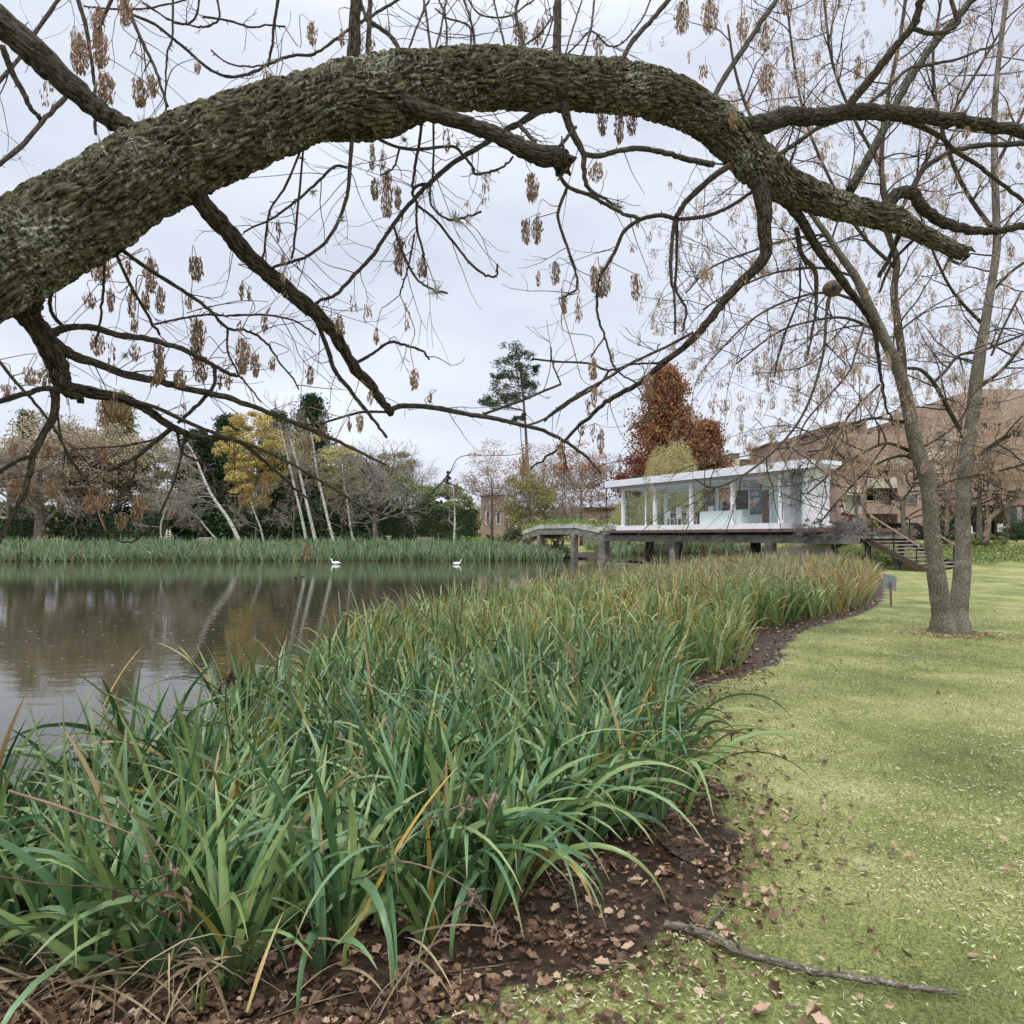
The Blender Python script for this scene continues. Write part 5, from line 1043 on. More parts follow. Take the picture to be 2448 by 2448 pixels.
# air plants
AP = [(352, 322, 30, 2.9, 'large grey air plant in the crotch of the bough and the upper left limb'), (246, 355, 22, 2.8, 'spiky air plant on the top edge of the bough, left of the crotch'), (1091, 525, 22, 3.6, 'round spiky air plant at the tip of the twig below the stub'), (1045, 697, 22, 3.6, 'lowest round spiky air plant hanging in the open sky'),
      (815, 525, 13, 3.3, 'small air plant on the hanging twig left of centre'), (747, 460, 11, 3.3, 'tiny air plant on the curved twig below the bough'), (968, 335, 14, 3.5, 'dark air plant under the middle of the bough'), (1345, 378, 15, 3.4, 'air plant growing on the broken stub end'), (12, 655, 26, 2.7, 'pale air plant on the bark at the left frame edge'),
      (1474, 492, 18, 3.9, 'mossy tuft on the thin branch right of the stub'), (128, 875, 24, 3.1, 'air plant on the dark lower left fork'), (300, 848, 13, 3.3, 'small air plant on the lower left branch'), (1925, 190, 14, 4.6, 'dark air plant in the upper right branches'), (1435, 942, 14, 4.2, 'air plant near the pavilion roof end of the long drooping branch'), (1093, 345, 9, 3.45, 'tiny tuft on the pruned branch')]
for sx, sy, r_, Y_, lab in AP:
    c = P(sx, sy, Y_); R_ = r_ * Y_ / F * 1.35; n = 60 if r_ > 15 else 36; m = MB()
    blades(m, np.tile(c, (n, 1)), rs.uniform(0, 6.28, n), np.arccos(rs.uniform(-.85, 1, n)), rs.uniform(-.8, .8, n), R_ * rs.uniform(.6, 1.2, n), np.full(n, .0035), 5, tipw=.2)
    m.ball(c, R_ * .22, 8, 5); tag(m.build('air_plant', M['airplant'], loc=c), lab, 'air plant', 'air plants growing on the arching tree')
# hornero mud nest
c = P(1990, 690, 7.0); m = MB(); m.ball(c, (.10, .10, .085), 16, 12); nst = m.build('mud_nest', M['mudnest'], smooth=True, loc=c); tag(nst, 'round brown mud nest sitting on a branch of the double trunked tree', 'nest')
m = MB(); m.ball(c + (-.02, -.085, -.01), (.03, .02, .038), 10, 6); m.build('entrance', M['dark'], nst, True, loc=c)

# ------------------------------------------------------------------ double trunked ash on the lawn
T2 = empty('double_trunk_tree', G(2272, 1515)); tag(T2, 'leafless ash with two trunks splitting at the ground, full of brown seeds', 'tree')
ST = {'trunk': ["2258,1522 2250,1450 2238,1370 2229,1290 2217,1150 2192,1075 2167,950 2142,870 2107,795 2077,730 2047,665 2012,615 1972,555 1935,505|28,27,22,21,20,17,15,13,11,9,7|10.9,10.4,9.6",
                "2286,1522 2292,1450 2300,1370 2302,1300 2302,1200 2309,1100 2322,1025 2332,925 2342,850 2354,780 2367,700 2382,600 2382,525 2377,350 2382,200 2410,-40|28,24,20,20,19,17,13,11,10,8,6|10.95,11.2,11.5"]}
LIMB = ["2157,930 2157,860 2147,780 2137,700 2144,625 2125,560 2115,470 2107,380 2120,250 2150,100 2170,-40|13,12,10,8,6|10.7,11.2,12",
        "2302,1045 2277,995 2252,950 2232,915 2202,885 2172,880|8,6|11.2,10.8", "2232,915 2262,885 2292,850 2342,840 2397,820 2470,790|6,4|11,11.5",
        "2102,920 2032,990 2012,1030 1982,1070 1932,1080|5,3|10.2,9.2", "2012,685 1982,710 1975,760 1967,850 1932,965 1882,1045 1807,1115 1742,1155 1697,1165 1662,1145|6,5,4,3|8.2,8",
        "2067,775 2047,840 2022,900 1932,1000 1905,1060|4,3|9.5,9", "2180,1080 2120,1060 2060,1085 1990,1130 1930,1180|7,5,3|10.7,10,9.6", "2170,1010 2090,1000 2020,1020 1930,1060 1850,1075|6,4,3|10.6,9.8,9.3",
        "2190,1100 2150,1090 2080,1120 2010,1190 1960,1250|6,4,3|10.7,11.3,11.5", "2105,795 2020,760 1930,770 1850,800 1760,870|6,4,3|10.2,10,10", "2075,730 1980,700 1880,720 1790,770 1700,860|6,4,3|10,9.6,9.4",
        "2040,660 1960,640 1860,650 1760,690 1680,740|5,4,3|9.8,9.4,9", "1975,560 1900,570 1800,600 1700,640 1640,700|5,3|9.6,9.3", "1940,510 1850,430 1780,400 1700,390|6,3|9.5,9.3", "1935,505 1870,400 1800,290 1760,180 1740,60|8,6,4|9.5,9.7",
        "2140,640 2060,560 1990,440 1930,300 1900,160 1880,0|7,5,4|11,11.2", "2125,560 2190,430 2260,300 2330,180 2400,60|8,6,4|11.2,12", "2107,400 2040,280 1990,150 1970,0|6,4|11.2,11.5", "2380,560 2300,440 2250,300 2230,150 2250,0|8,6,4|11.5,11",
        "2380,400 2440,280 2500,150|7,5|11.5,11.5", "2354,780 2280,700 2230,600 2190,480|6,3|11.3,10.6", "2335,930 2400,880 2460,800 2500,720|7,4|11.2,11", "2310,1110 2380,1060 2460,1020 2520,1010|8,5|11.1,11", "2306,1140 2370,1130 2450,1110 2520,1100|6,4|11.1,10.8",
        "2165,1090 2240,1050 2290,1010 2320,960|4,3|10.8,10.6", "2215,1180 2270,1150 2330,1140 2400,1170|4,3|10.8,10.5", "2305,1200 2370,1180 2440,1190|4,3|11,10.9", "2440,700 2400,780 2370,850|4,4|11,11", "2367,700 2430,640 2500,600|6,4|11.4,11.3"]
SEEDS2 = []; npart = 0
for s in ST['trunk']:
    w3, rr = traced(s, 8, False); w3[0][2] = -.15; rr *= .80; rr[:7] *= np.linspace(1.5, 1, 7) ** 1.2; m = MB(); m.tube(w3, rr * (1 + rs.normal(0, .02, len(rr))), 22); part(m, 'trunk', M['ashbark'], T2, True)
    LIMB.append((w3[len(w3) // 3:], rr[len(w3) // 3:]))
for s in LIMB:
    if isinstance(s, str): w3, rr = traced(s, 6); m = MB(); m.tube(w3, rr, 8); own = True
    else: w3, rr = s; m = MB(); own = False
    T = np.linalg.norm(np.diff(w3, axis=0), axis=1).sum(); ns = int(T * (3.6 if own else 2.0))
    for _ in range(ns):
        i = rs.randint(len(w3) // 6, len(w3) - 1); d = w3[i + 1] - w3[i]; d /= np.linalg.norm(d); dd = d * .5 + rnd_perp(d) * 1.0; dd[2] += .12; r1 = min(rr[i] * .55, .016)
        L_ = rs.uniform(.6, 1.7); a = arc(w3[i], dd, L_, r1, 8, .06, .10, .13); ra = np.linspace(r1, .004, len(a)); m.tube(a, ra, 5, False)
        twigs_on(m, a, ra, 6.0, (.2, .75), .0045, 1, SEEDS2, .10, .20, 3, sp_=.62)
    part(m, 'branch' if own else 'crown_twigs', M['bark'], T2, True)
print('seeds2', len(SEEDS2))
def clear(c):
    sx = CX + c[0] / c[1] * F; sy = HY - (c[2] - EYE) / c[1] * F
    return not ((sy > 1170 and rs.rand() < .75) or (1860 < sx < 2012 and 1120 < sy < 1300 and rs.rand() < .93) or (sy > 1200 and sx < 2080 and rs.rand() < .97) or (1440 < sx < 1900 and sy > 1080 and rs.rand() < .6))
SEEDS2 = [c for c in SEEDS2 if clear(c)]; SEEDS2.sort(key=lambda c: c[1])
def s2(mb, c, k=1.0):
    low = np.clip((5.5 - c[2]) / 3, 0, 1); cluster(mb, c, rs.uniform(.05, .15) * (1 + .4 * low), rs.uniform(.10, .26), int(rs.randint(12, 36) * (1 + .6 * low)), .046, .0125)
for c in SEEDS2[:90]:
    m = MB(); s2(m, c); part(m, 'seed_cluster', M['seed'], T2)
m = MB()
for c in SEEDS2[90:]: s2(m, c)
tag(part(m, 'many_seed_clusters', M['seed2'], T2), kind='stuff')

m = MB(); n = 700; a = rs.uniform(0, 6.28, n); c = G(2273, 1516); q = .30 + rs.exponential(.10, n); x = c[0] + np.cos(a) * q * 1.15; y = c[1] + .05 + np.sin(a) * q
blades(m, np.stack([x, y, height(x, y) - .005], -1), rs.uniform(0, 6.28, n), rs.uniform(.1, .9, n), rs.uniform(0, .8, n), rs.uniform(.03, .085, n), rs.uniform(.005, .009, n), 3)
tag(m.build('tree_foot_grass', M['grass']), 'ring of longer unmown grass round the foot of the double trunk', 'grass', kind='stuff')
m = MB(); n = 380; a = rs.uniform(0, 6.28, n); q = .28 + rs.exponential(.12, n); x = c[0] + np.cos(a) * q * 1.4; y = c[1] + np.sin(a) * q; leafshape(m, np.stack([x, y, height(x, y) + .02], -1), rs.uniform(.03, .07, n))
tag(m.build('tree_foot_litter', M['litter2']), 'pale dry litter gathered round the foot of the double trunk', 'fallen leaves', kind='stuff')

# ------------------------------------------------------------------ background trees
def lf(name, a, b, c, tr=.2): M[name] = mat(name, [tuple((x + y) / 2 for x, y in zip(a, b)), b], .6, .75, trans=tr, island=[(0, a), (.5, b), (1, c)]); return name
lf('dark_needles', (.016, .035, .016), (.04, .075, .032), (.09, .13, .055)); lf('yellow_leaves', (.40, .30, .08), (.60, .48, .16), (.74, .64, .30)); lf('olive_leaves', (.18, .16, .05), (.31, .28, .10), (.44, .40, .19))
lf('russet_needles', (.20, .085, .036), (.33, .16, .072), (.46, .25, .13)); lf('willow_leaves', (.36, .33, .13), (.54, .49, .22), (.70, .65, .36)); lf('pink_leaves', (.27, .17, .13), (.43, .30, .24), (.60, .47, .40))
lf('tan_leaves', (.28, .22, .14), (.46, .38, .26), (.62, .54, .40)); lf('orange_leaves', (.26, .12, .05), (.38, .20, .10), (.50, .30, .16)); lf('hedge_leaves', (.025, .055, .022), (.06, .11, .045), (.13, .19, .08)); lf('pine_needles', (.03, .06, .03), (.07, .105, .055), (.13, .17, .09))
lf('light_green_leaves', (.12, .17, .05), (.20, .27, .08), (.32, .38, .14)); lf('grey_shrub_leaves', (.12, .12, .11), (.22, .21, .20), (.34, .33, .31)); lf('red_leaves', (.14, .03, .025), (.24, .06, .05), (.34, .12, .10))
M['birch'] = mat('pale_bark', [(.22, .20, .17), (.50, .48, .43), (.62, .60, .55)], 3, .85, coord='Object', stretch=(1, 1, 3)); M['bgbark'] = mat('brown_bark', [(.10, .08, .06), (.24, .20, .16)], 3, .9)
M['bgtwig'] = mat('pale_twigs', [(.22, .18, .15), (.40, .35, .30)], 1.5, .9); M['greytwig'] = mat('grey_twigs', [(.17, .15, .13), (.36, .33, .30)], 1.5, .9)

def clumps(center, radii, nc, npc, spread=.26, shape='ell'):
    out = []; c0 = np.asarray(center, float); R = np.asarray(radii, float)
    for _ in range(nc):
        while True:
            d = rs.uniform(-1, 1, 3)
            if shape == 'cone':
                h = rs.rand() ** 1.25; rr_ = (1 - h) ** .8; a = rs.uniform(0, 6.28); q = math.sqrt(rs.uniform(.15, 1)) * rr_; d = np.array([math.cos(a) * q, math.sin(a) * q, h * 2 - 1]); break
            if .12 < d.dot(d) < 1: break
        cc = c0 + d * R * .92; s_ = spread * rs.uniform(.6, 1.3) * min(R[0], R[2]) * ((.3 + .8 * rr_) if shape == 'cone' else 1); q = rs.normal(size=(npc, 3)); q /= np.linalg.norm(q, axis=1)[:, None]; q *= rs.rand(npc, 1) ** .45
        out.append(cc + q * s_ * np.array([1.25, 1.25, .7]))
    return np.vstack(out)
def limbs(mb, p, d, L, r, lv, k=4, droop=0, up=.12, wob=.16, sides=4, tips=None, minr=.012):
    a = arc(p, d, L, r, 6, droop, up, wob); mb.tube(a, np.linspace(r, max(r * .45, minr), len(a)), max(3, sides), False)
    if lv == 0:
        if tips is not None: tips.append(a[-1])
        return
    for j in range(k + (rs.rand() < .5)):
        f_ = rs.uniform(.3, 1); i = min(5, int(f_ * 6)); dd = a[i + 1] - a[i]; dd /= np.linalg.norm(dd); limbs(mb, a[i + 1], dd * .8 + rnd_perp(dd) * rs.uniform(.5, .95), L * rs.uniform(.45, .72), max(r * .5, minr), lv - 1, k, droop, up, wob, 3, tips, minr)
def tree(name, lab, sx, Y, top, hw, leaf=None, n=5000, ls=.22, bark='bgbark', tr=.16, shape='ell', low=None, bare=0, twig='bgtwig', lean=0.0, cat='tree', group='trees beyond the pond', base=None, nc=None, lv=3, kk=4, spread=.26):
    x = (sx - CX) / F * Y; zb = hz(x, Y) if base is None else base; zt = EYE - (top - HY) / F * Y; H = zt - zb; hwm = hw / F * Y
    zl = zb + H * .22 if low is None else EYE - (low - HY) / F * Y; b = np.array([x, Y, zb]); root = empty(name, b); tag(root, lab, cat, group)
    tp = b + (lean * H, 0, H * (.92 if shape == 'cone' else .62)); m = MB(); m.tube(smooth([b - Z3 * .2, b + (tp - b) * .45 + (rs.normal(0, .1), 0, 0), tp], 4), np.linspace(tr, tr * .3, 9), 8)
    part(m, 'trunk', M[bark], root, True)
    if bare:
        m = MB()
        for k in range(int(bare * 1.5)):
            f_ = rs.uniform(.22, .98); p_ = b + (tp - b) * f_; a = rs.uniform(0, 6.28); el = rs.uniform(.2, 1.1); d = np.array([math.cos(a) * math.cos(el), math.sin(a) * math.cos(el), math.sin(el)])
            limbs(m, p_, d, hwm * rs.uniform(.45, .8), tr * .35, lv, kk, .03, .10, .15, minr=.010 * Y / 66)
        part(m, 'branches', M[twig], root)
    if leaf:
        c = np.array([x + lean * H * .6, Y, (zt + zl) / 2]); n = int(n * 2.6); nc_ = nc or max(30, int(hwm * 16)); pts = clumps(c, (hwm, hwm * .8, (zt - zl) / 2), nc_, max(6, n // nc_), spread, shape)
        m = MB(); diamonds(m, pts, rs.uniform(.6, 1.3, len(pts)) * ls * 1.3, rs.uniform(.5, 1.0, len(pts)) * ls); part(m, 'crown', M[leaf], root)
    return root
# far wood mass
m = MB(); x = rs.uniform(-110, 110, 26000); y = 118 + rs.rand(26000) * 12; hh = 6.0 + 3.2 * np.array([mnoise.noise(Vector((a * .13, 1, 2))) + .5 * mnoise.noise(Vector((a * .5, 4, 2))) for a in x]); z = .4 + hh * rs.rand(26000) ** .7
diamonds(m, np.stack([x, y, z], -1), .9, .6); tag(m.build('far_wood', M['olive_leaves']), 'hazy far wood closing the view beyond the gardens', 'wood', kind='stuff')
m = MB(); n = 9000; x = rs.uniform(-68, -8, n); y = 73 + rs.rand(n) * 3; hh = 4.6 + 1.6 * np.array([mnoise.noise(Vector((a * .2, 1, 7))) for a in x]); z = .3 + hh * rs.rand(n)
diamonds(m, np.stack([x, y, z], -1), .55, .4); tag(m.build('dark_undergrowth', M['hedge_leaves']), 'dark undergrowth beneath the trees on the far bank', 'undergrowth', kind='stuff')
# russet bald cypress: tiers of drooping feathery branches
def cypress(sx, Y, top, low, hw, lab, n, leaf='russet_needles', name='russet_cypress', group='russet bald cypresses', ex=.55):
    b = at(sx, Y); zt = P(sx, top, Y)[2]; zl = P(sx, low, Y)[2]; H = zt - b[2]; root = empty(name, b); tag(root, lab, 'tree', group)
    m = MB(); m.tube([b, b + (0, 0, H * .5), b + (0, 0, H * .98)], [.35, .2, .04], 10); part(m, 'trunk', M['bgbark'], root, True)
    m = MB(); br = MB(); W = hw / F * Y
    for k in range(n):
        f_ = rs.rand() ** 1.15; z = zl + (zt - zl) * f_; prof = min(1, (1 - f_) ** ex * 1.15 + .05) * (.8 + .2 * math.sin(k * 2.1)) * (1 if f_ > .12 else .75); a = rs.uniform(0, 6.28); R = W * prof * rs.uniform(.45, 1.05)
        tip = np.array([b[0] + math.cos(a) * R, b[1] + math.sin(a) * R, z + R * .10]); st_ = np.array([b[0], b[1], z - R * .12]); br.tube([st_, (st_ + tip) / 2 + (0, 0, .1), tip], [.05, .03, .015], 3, False)
        q = st_ + (tip - st_) * rs.uniform(.3, 1.08, (80, 1)) + rs.normal(0, 1, (80, 3)) * (.5, .5, .26); diamonds(m, q, rs.uniform(.25, .5, 80), rs.uniform(.14, .26, 80))
    part(br, 'branches', M['bgbark'], root); part(m, 'crown', M[leaf], root)
# left to right
tree('dense_tree', 'grey twiggy bare tree at the far left edge of the bank', 20, 70, 1010, 120, None, bare=11, tr=.3, kk=4)
tree('broad_trunk_tree', 'thick pale trunked tree at the far left with tan leaves', 95, 66, 985, 130, 'tan_leaves', 2600, .20, tr=.62, bare=10, low=1230)
cypress(65, 84, 985, 1285, 30, 'small dark conifer tip showing above the left tan tree', 156, 'dark_needles', 'conifer', 'conifers on the far bank', .62)
tree('tan_tree', 'wide sandy beige tree left of the leaning white trunk', 235, 72, 1010, 120, 'tan_leaves', 7500, .22, bare=14, low=1215, tr=.25)
cypress(285, 78, 945, 1160, 55, 'yellow olive conifer rising above the sandy beige tree', 286, 'olive_leaves', 'olive_conifer', 'conifers on the far bank', .62)
tree('brown_tree', 'brown leaved small tree above the left hedge', 180, 70, 1060, 60, 'orange_leaves', 2600, .2, bare=4, low=1230)
tree('olive_tree', 'olive brown tree between the sandy tree and the leaning trunk', 345, 74, 1040, 70, 'olive_leaves', 3400, .22, bare=6, low=1230)
cypress(470, 78, 1035, 1285, 90, 'broad dark conifer behind the leaning white trunk', 468, 'dark_needles', 'dark_conifer', 'conifers on the far bank', .62)
cypress(545, 80, 1000, 1285, 70, 'dark conifer left of the yellow maple', 364, 'dark_needles', 'dark_conifer', 'conifers on the far bank', .62)
cypress(745, 84, 950, 1285, 80, 'tallest dark conifer behind the birch trunks', 442, 'dark_needles', 'dark_conifer', 'conifers on the far bank', .62)
cypress(660, 82, 990, 1285, 80, 'dark conifer right behind the yellow maple', 416, 'dark_needles', 'dark_conifer', 'conifers on the far bank', .62)
tree('dark_conifer', 'wide low dark evergreen right of the birches', 850, 80, 1090, 85, 'dark_needles', 6000, .32, low=1300, tr=.3)
tree('yellow_maple', 'bright yellow maple glowing before the dark conifers', 610, 71, 965, 78, 'yellow_leaves', 5200, .21, low=1230, bare=5, tr=.16, spread=.22, lean=.02)
tree('yellow_maple', 'smaller loose yellow tree left of the big yellow maple', 560, 72, 995, 45, 'yellow_leaves', 1500, .2, low=1150, bare=3, tr=.12)
tree('olive_tree', 'olive yellow tree right of the birch trunks', 815, 72, 1050, 65, 'willow_leaves', 2800, .2, low=1200, bare=7, tr=.14)
tree('tan_tree', 'brownish tree behind the bare round tree', 935, 78, 1065, 60, 'olive_leaves', 2500, .22, low=1200, bare=7, tr=.14)
tree('round_bare_tree', 'round crowned bare tree with a stout trunk left of the bench', 898, 68, 1030, 110, None, bare=17, tr=.32, twig='greytwig', kk=4)
tree('tall_bare_tree', 'tall feathery bare tree behind the round bare tree', 985, 84, 985, 75, None, bare=12, tr=.18, twig='greytwig')
tree('bare_sapling', 'slim bare young tree right of the park bench', 1084, 64, 1068, 42, None, bare=9, tr=.13, bark='birch', twig='greytwig', lv=2)
tree('dark_cypress', 'narrow dark cypress behind the bare sapling', 1072, 86, 1112, 14, 'dark_needles', 1500, .25, shape='cone', low=1250)
tree('light_green_bush', 'light green bushy tree above the hedge', 1060, 78, 1150, 70, 'light_green_leaves', 3500, .22, low=1260)
tree('pink_tree', 'pale pink leaved tree left of the tall pine', 1175, 74, 1050, 75, 'pink_leaves', 1500, .15, low=1220, bare=10, tr=.2)
tree('pink_tree', 'rusty pink tree directly behind the tall pine trunk', 1300, 78, 1040, 85, 'pink_leaves', 1500, .16, low=1220, bare=12, tr=.22)
tree('orange_tree', 'orange brown tree left of the willow', 1390, 76, 1050, 80, 'orange_leaves', 1900, .17, low=1240, bare=10, tr=.2)
tree('olive_tree', 'loose olive brown tree behind the footbridge', 1265, 70, 1110, 70, 'olive_leaves', 2300, .18, low=1260, bare=10, tr=.15)
tree('bare_tree', 'pale bare tree standing beside the footbridge', 1345, 72, 1080, 70, None, bare=12, tr=.16, twig='bgtwig')
tree('tall_bare_tree', 'bare grey tree between the orange tree and russet cypress', 1450, 84, 1030, 60, None, bare=10, tr=.16, twig='greytwig')
tree('airy_tree', 'airy pale yellow tree above the close birch pair', 700, 70, 985, 75, 'yellow_leaves', 900, .15, low=1150, bare=10, tr=.12)
tree('airy_tree', 'thin beige tree between the sandy tree and the white trunk', 400, 71, 1030, 70, 'tan_leaves', 1500, .16, low=1240, bare=10, tr=.12)
tree('airy_tree', 'sandy grey tree filling the gap at the far left', 160, 74, 1000, 95, 'tan_leaves', 2600, .18, low=1220, bare=10, tr=.16)
tree('airy_tree', 'loose pale green tree left of the far hedge', 960, 74, 1120, 60, 'light_green_leaves', 1300, .18, low=1230, bare=6, tr=.12)
# tall pine
def pine():
    Yp = 82; b = at(1268, Yp); root = empty('tall_pine', b); tag(root, 'very tall slim pine with a small airy crown against the sky', 'tree')
    pts = [(1268, 1300), (1264, 1180), (1258, 1050), (1250, 940), (1240, 860), (1235, 832)]; w3 = smooth([P(a, q, Yp) for a, q in pts], 5); m = MB(); m.tube(w3, np.linspace(.24, .06, len(w3)), 8); part(m, 'trunk', M['bgbark'], root, True)
    cl = [(1235, 835, 18), (1218, 850, 18), (1252, 852, 16), (1205, 875, 20), (1240, 880, 18), (1262, 890, 16), (1222, 905, 22), (1250, 912, 20), (1195, 925, 18), (1270, 930, 16), (1180, 945, 20), (1215, 945, 20), (1160, 955, 14), (1240, 950, 16), (1172, 968, 14), (1198, 962, 14), (1262, 915, 14), (1230, 1003, 9), (1250, 1000, 8), (1278, 880, 10), (1190, 900, 12)]
    m = MB(); br = MB()
    for sx, sy, r_ in cl:
        for _ in range(5):
            c = P(sx, sy, Yp) + rs.normal(0, 1, 3) * (r_ * .028, 1.1, r_ * .02); q = rs.normal(size=(62, 3)); q /= np.linalg.norm(q, axis=1)[:, None]; q = c + q * r_ / F * Yp * .8 * (1, 1, .65) * rs.rand(62, 1) ** .5; diamonds(m, q, rs.uniform(.28, .5, 62), .11)
            i = int(np.abs(w3[:, 2] - c[2] + .5).argmin()); br.tube([w3[i], (w3[i] + c) / 2 + (0, 0, -.1), c], [.05, .035, .02], 4, False)
    part(br, 'branches', M['bgbark'], root); part(m, 'crown', M['pine_needles'], root)
pine()
cypress(1592, 76, 883, 1245, 135, 'large conical russet brown cypress behind the white pavilion', 620)
cypress(1695, 78, 1015, 1255, 70, 'smaller russet cypress at the right shoulder of the large one', 300)
tree('red_tree', 'low dark red maple left of the willow', 1505, 72, 1085, 45, 'red_leaves', 1500, .17, low=1200, bare=4)
# weeping willow
def willow(sx, Y, top, hw, bottom, lab, n, dens=26):
    b = at(sx, Y); zt = P(sx, top, Y)[2]; zb = P(sx, bottom, Y)[2]; W = hw / F * Y; root = empty('weeping_willow', b); tag(root, lab, 'tree')
    m = MB(); m.tube([b - Z3 * .5, b + (.1, 0, 2.5), b + (0, 0, (zt - b[2]) * .7)], [.4, .32, .15], 10)
    for k in range(9): a = k * .7; limbs(m, b + Z3 * (zt - b[2]) * .55, np.array([math.cos(a), math.sin(a), 1.1]), W * .8, .1, 1, 3)
    part(m, 'trunk', M['bgbark'], root, True); m = MB(); st_ = MB()
    for k in range(n):
        a = rs.uniform(0, 6.28); q = math.sqrt(rs.rand()) * rs.uniform(.82, 1.14); hx = b[0] + math.cos(a) * q * W; hy = b[1] + math.sin(a) * q * W; h0 = zt - (q ** 2.6) * (zt - zb) * .42 + rs.uniform(-.9, .25) + 1.6 * mnoise.noise(Vector((hx * .55, hy * .55, 3)))
        L_ = rs.uniform(.45, 1) * (h0 - zb); s_ = np.linspace(0, 1, dens); pts = np.stack([hx + math.cos(a) * .5 * np.sin(s_ * 1.5) * (1 - q * .3) + rs.normal(0, .04, dens), hy + math.sin(a) * .5 * np.sin(s_ * 1.5) + rs.normal(0, .04, dens), h0 + .25 * np.sin(s_ * 3.1) * (1 - s_) - L_ * s_ ** 1.15], -1)
        w_ = np.where(s_ < .25, 1.1, .25); d = np.stack([rs.normal(0, 1, dens) * w_, rs.normal(0, 1, dens) * w_, -np.ones(dens)], -1); kp = rs.rand(dens) < .75; diamonds(m, (pts + rs.normal(0, .07, pts.shape))[kp], .24, .05, d[kp])
    part(m, 'crown', M['willow_leaves'], root)
willow(1605, 66, 1048, 68, 1300, 'yellow weeping willow hanging behind the pavilion glass', 1000)
willow(1500, 70, 1175, 42, 1320, 'small golden willow at the left end of the pavilion', 260)
# pale leaning trunks
def pale(pts, Y, r0, r1, lab, br, side=-1, L=2.6, name='leaning_pale_tree'):
    zb = None; w3 = smooth([P(a, q, Y) for a, q in pts], 6); root = empty(name, w3[0]); tag(root, lab, 'tree', 'pale leaning trees on the far bank'); w3[0][2] -= .3
    m = MB(); m.tube(w3, np.linspace(r0, r1, len(w3)), 8); part(m, 'trunk', M['birch'], root, True); m = MB()
    for k in range(br):
        i = rs.randint(len(w3) // 4, len(w3) - 1); d = np.array([side * rs.uniform(.4, 1) if side else rs.uniform(-1, 1), rs.uniform(-.7, .7), rs.uniform(-.15, .5) if side else rs.uniform(.1, .9)]); limbs(m, w3[i], d, L * rs.uniform(.5, 1), .055, 2, 5, .10 if side else .02, .0 if side else .1, .14, minr=.018)
    part(m, 'branches', M['greytwig'], root)
pale([(578, 1304), (545, 1240), (510, 1190), (490, 1150), (465, 1090), (448, 1060)], 66, .20, .07, 'white trunk leaning left with feathery grey branches', 16, -1, 3.6)
pale([(735, 1304), (722, 1240), (708, 1180), (692, 1110), (680, 1060), (668, 1010)], 67, .17, .06, 'left birch of the close leaning pair', 7, 0)
pale([(757, 1304), (742, 1240), (728, 1180), (712, 1110), (695, 1050), (690, 1000)], 66, .19, .06, 'right birch of the close leaning pair', 7, 0)
pale([(800, 1304), (786, 1250), (772, 1190), (758, 1130), (748, 1060), (735, 1000)], 66, .17, .06, 'straight slender birch right of the close pair', 7, 0)
pale([(847, 1303), (838, 1260), (830, 1200), (822, 1150), (818, 1110)], 67, .11, .05, 'thinnest pale trunk nearest the round bare tree', 6, 0, 2)
pale([(633, 1304), (622, 1260), (612, 1235), (600, 1200)], 69, .12, .05, 'short pale trunk under the yellow maple', 5, 0, 2)
pale([(388, 1304), (384, 1262), (392, 1230), (405, 1205)], 67, .10, .06, 'thin forked trunk beside the stepladder', 5, 0, 2)
pale([(530, 1304), (500, 1270), (470, 1235), (440, 1215)], 70, .10, .05, 'low grey trunk leaning left behind the white one', 6, -1, 2)
# hedges
def hedge(x0, x1, Y, top, lab, leaf, n, ls=.2, depth=1.6, name='clipped_hedge', cat='hedge', base=1300):
    a = P(x0, top, Y); b = P(x1, top, Y); zb = min(hz(a[0], Y), hz(b[0], Y)) - .1; root = empty(name, (a[0], Y, zb)); tag(root, lab, cat)
    m = MB(); k = 14; xs = np.linspace(a[0], b[0], k); core = []
    m.box(a[0] + .3, Y + .3, zb, b[0] - .3, Y + depth, a[2] - .35); part(m, 'inner_twigs', M['bgbark'], root)
    x = rs.uniform(a[0], b[0], n); f_ = rs.rand(n); top_ = a[2] + .18 * np.array([mnoise.noise(Vector((q * .9, Y, 0))) for q in x]); edge_ = np.minimum(x - a[0], b[0] - x); top_ -= np.clip(.5 - edge_, 0, .5) * .8
    face = rs.rand(n) < .7; z = np.where(face, zb + (top_ - zb) * f_, top_ - rs.rand(n) * .2); y = np.where(face, Y + rs.rand(n) * .3, Y + rs.rand(n) * depth)
    m = MB(); diamonds(m, np.stack([x, y, z], -1), rs.uniform(.6, 1.3, n) * ls, ls * .6); part(m, 'foliage', M[leaf], root)
hedge(905, 1142, 70, 1216, 'tall dark clipped hedge behind the park bench', 'hedge_leaves', 9000, .24)
hedge(820, 915, 68.5, 1272, 'low dark shrub row beside the garden lamp', 'hedge_leaves', 2500, .2, name='low_shrubs', cat='shrub')
hedge(150, 385, 69, 1235, 'dark green shrubbery left of the stepladder', 'hedge_leaves', 7000, .26, name='shrubbery', cat='shrub')
hedge(0, 90, 68, 1240, 'dark shrubbery at the far left bank', 'hedge_leaves', 2500, .26, name='shrubbery', cat='shrub')
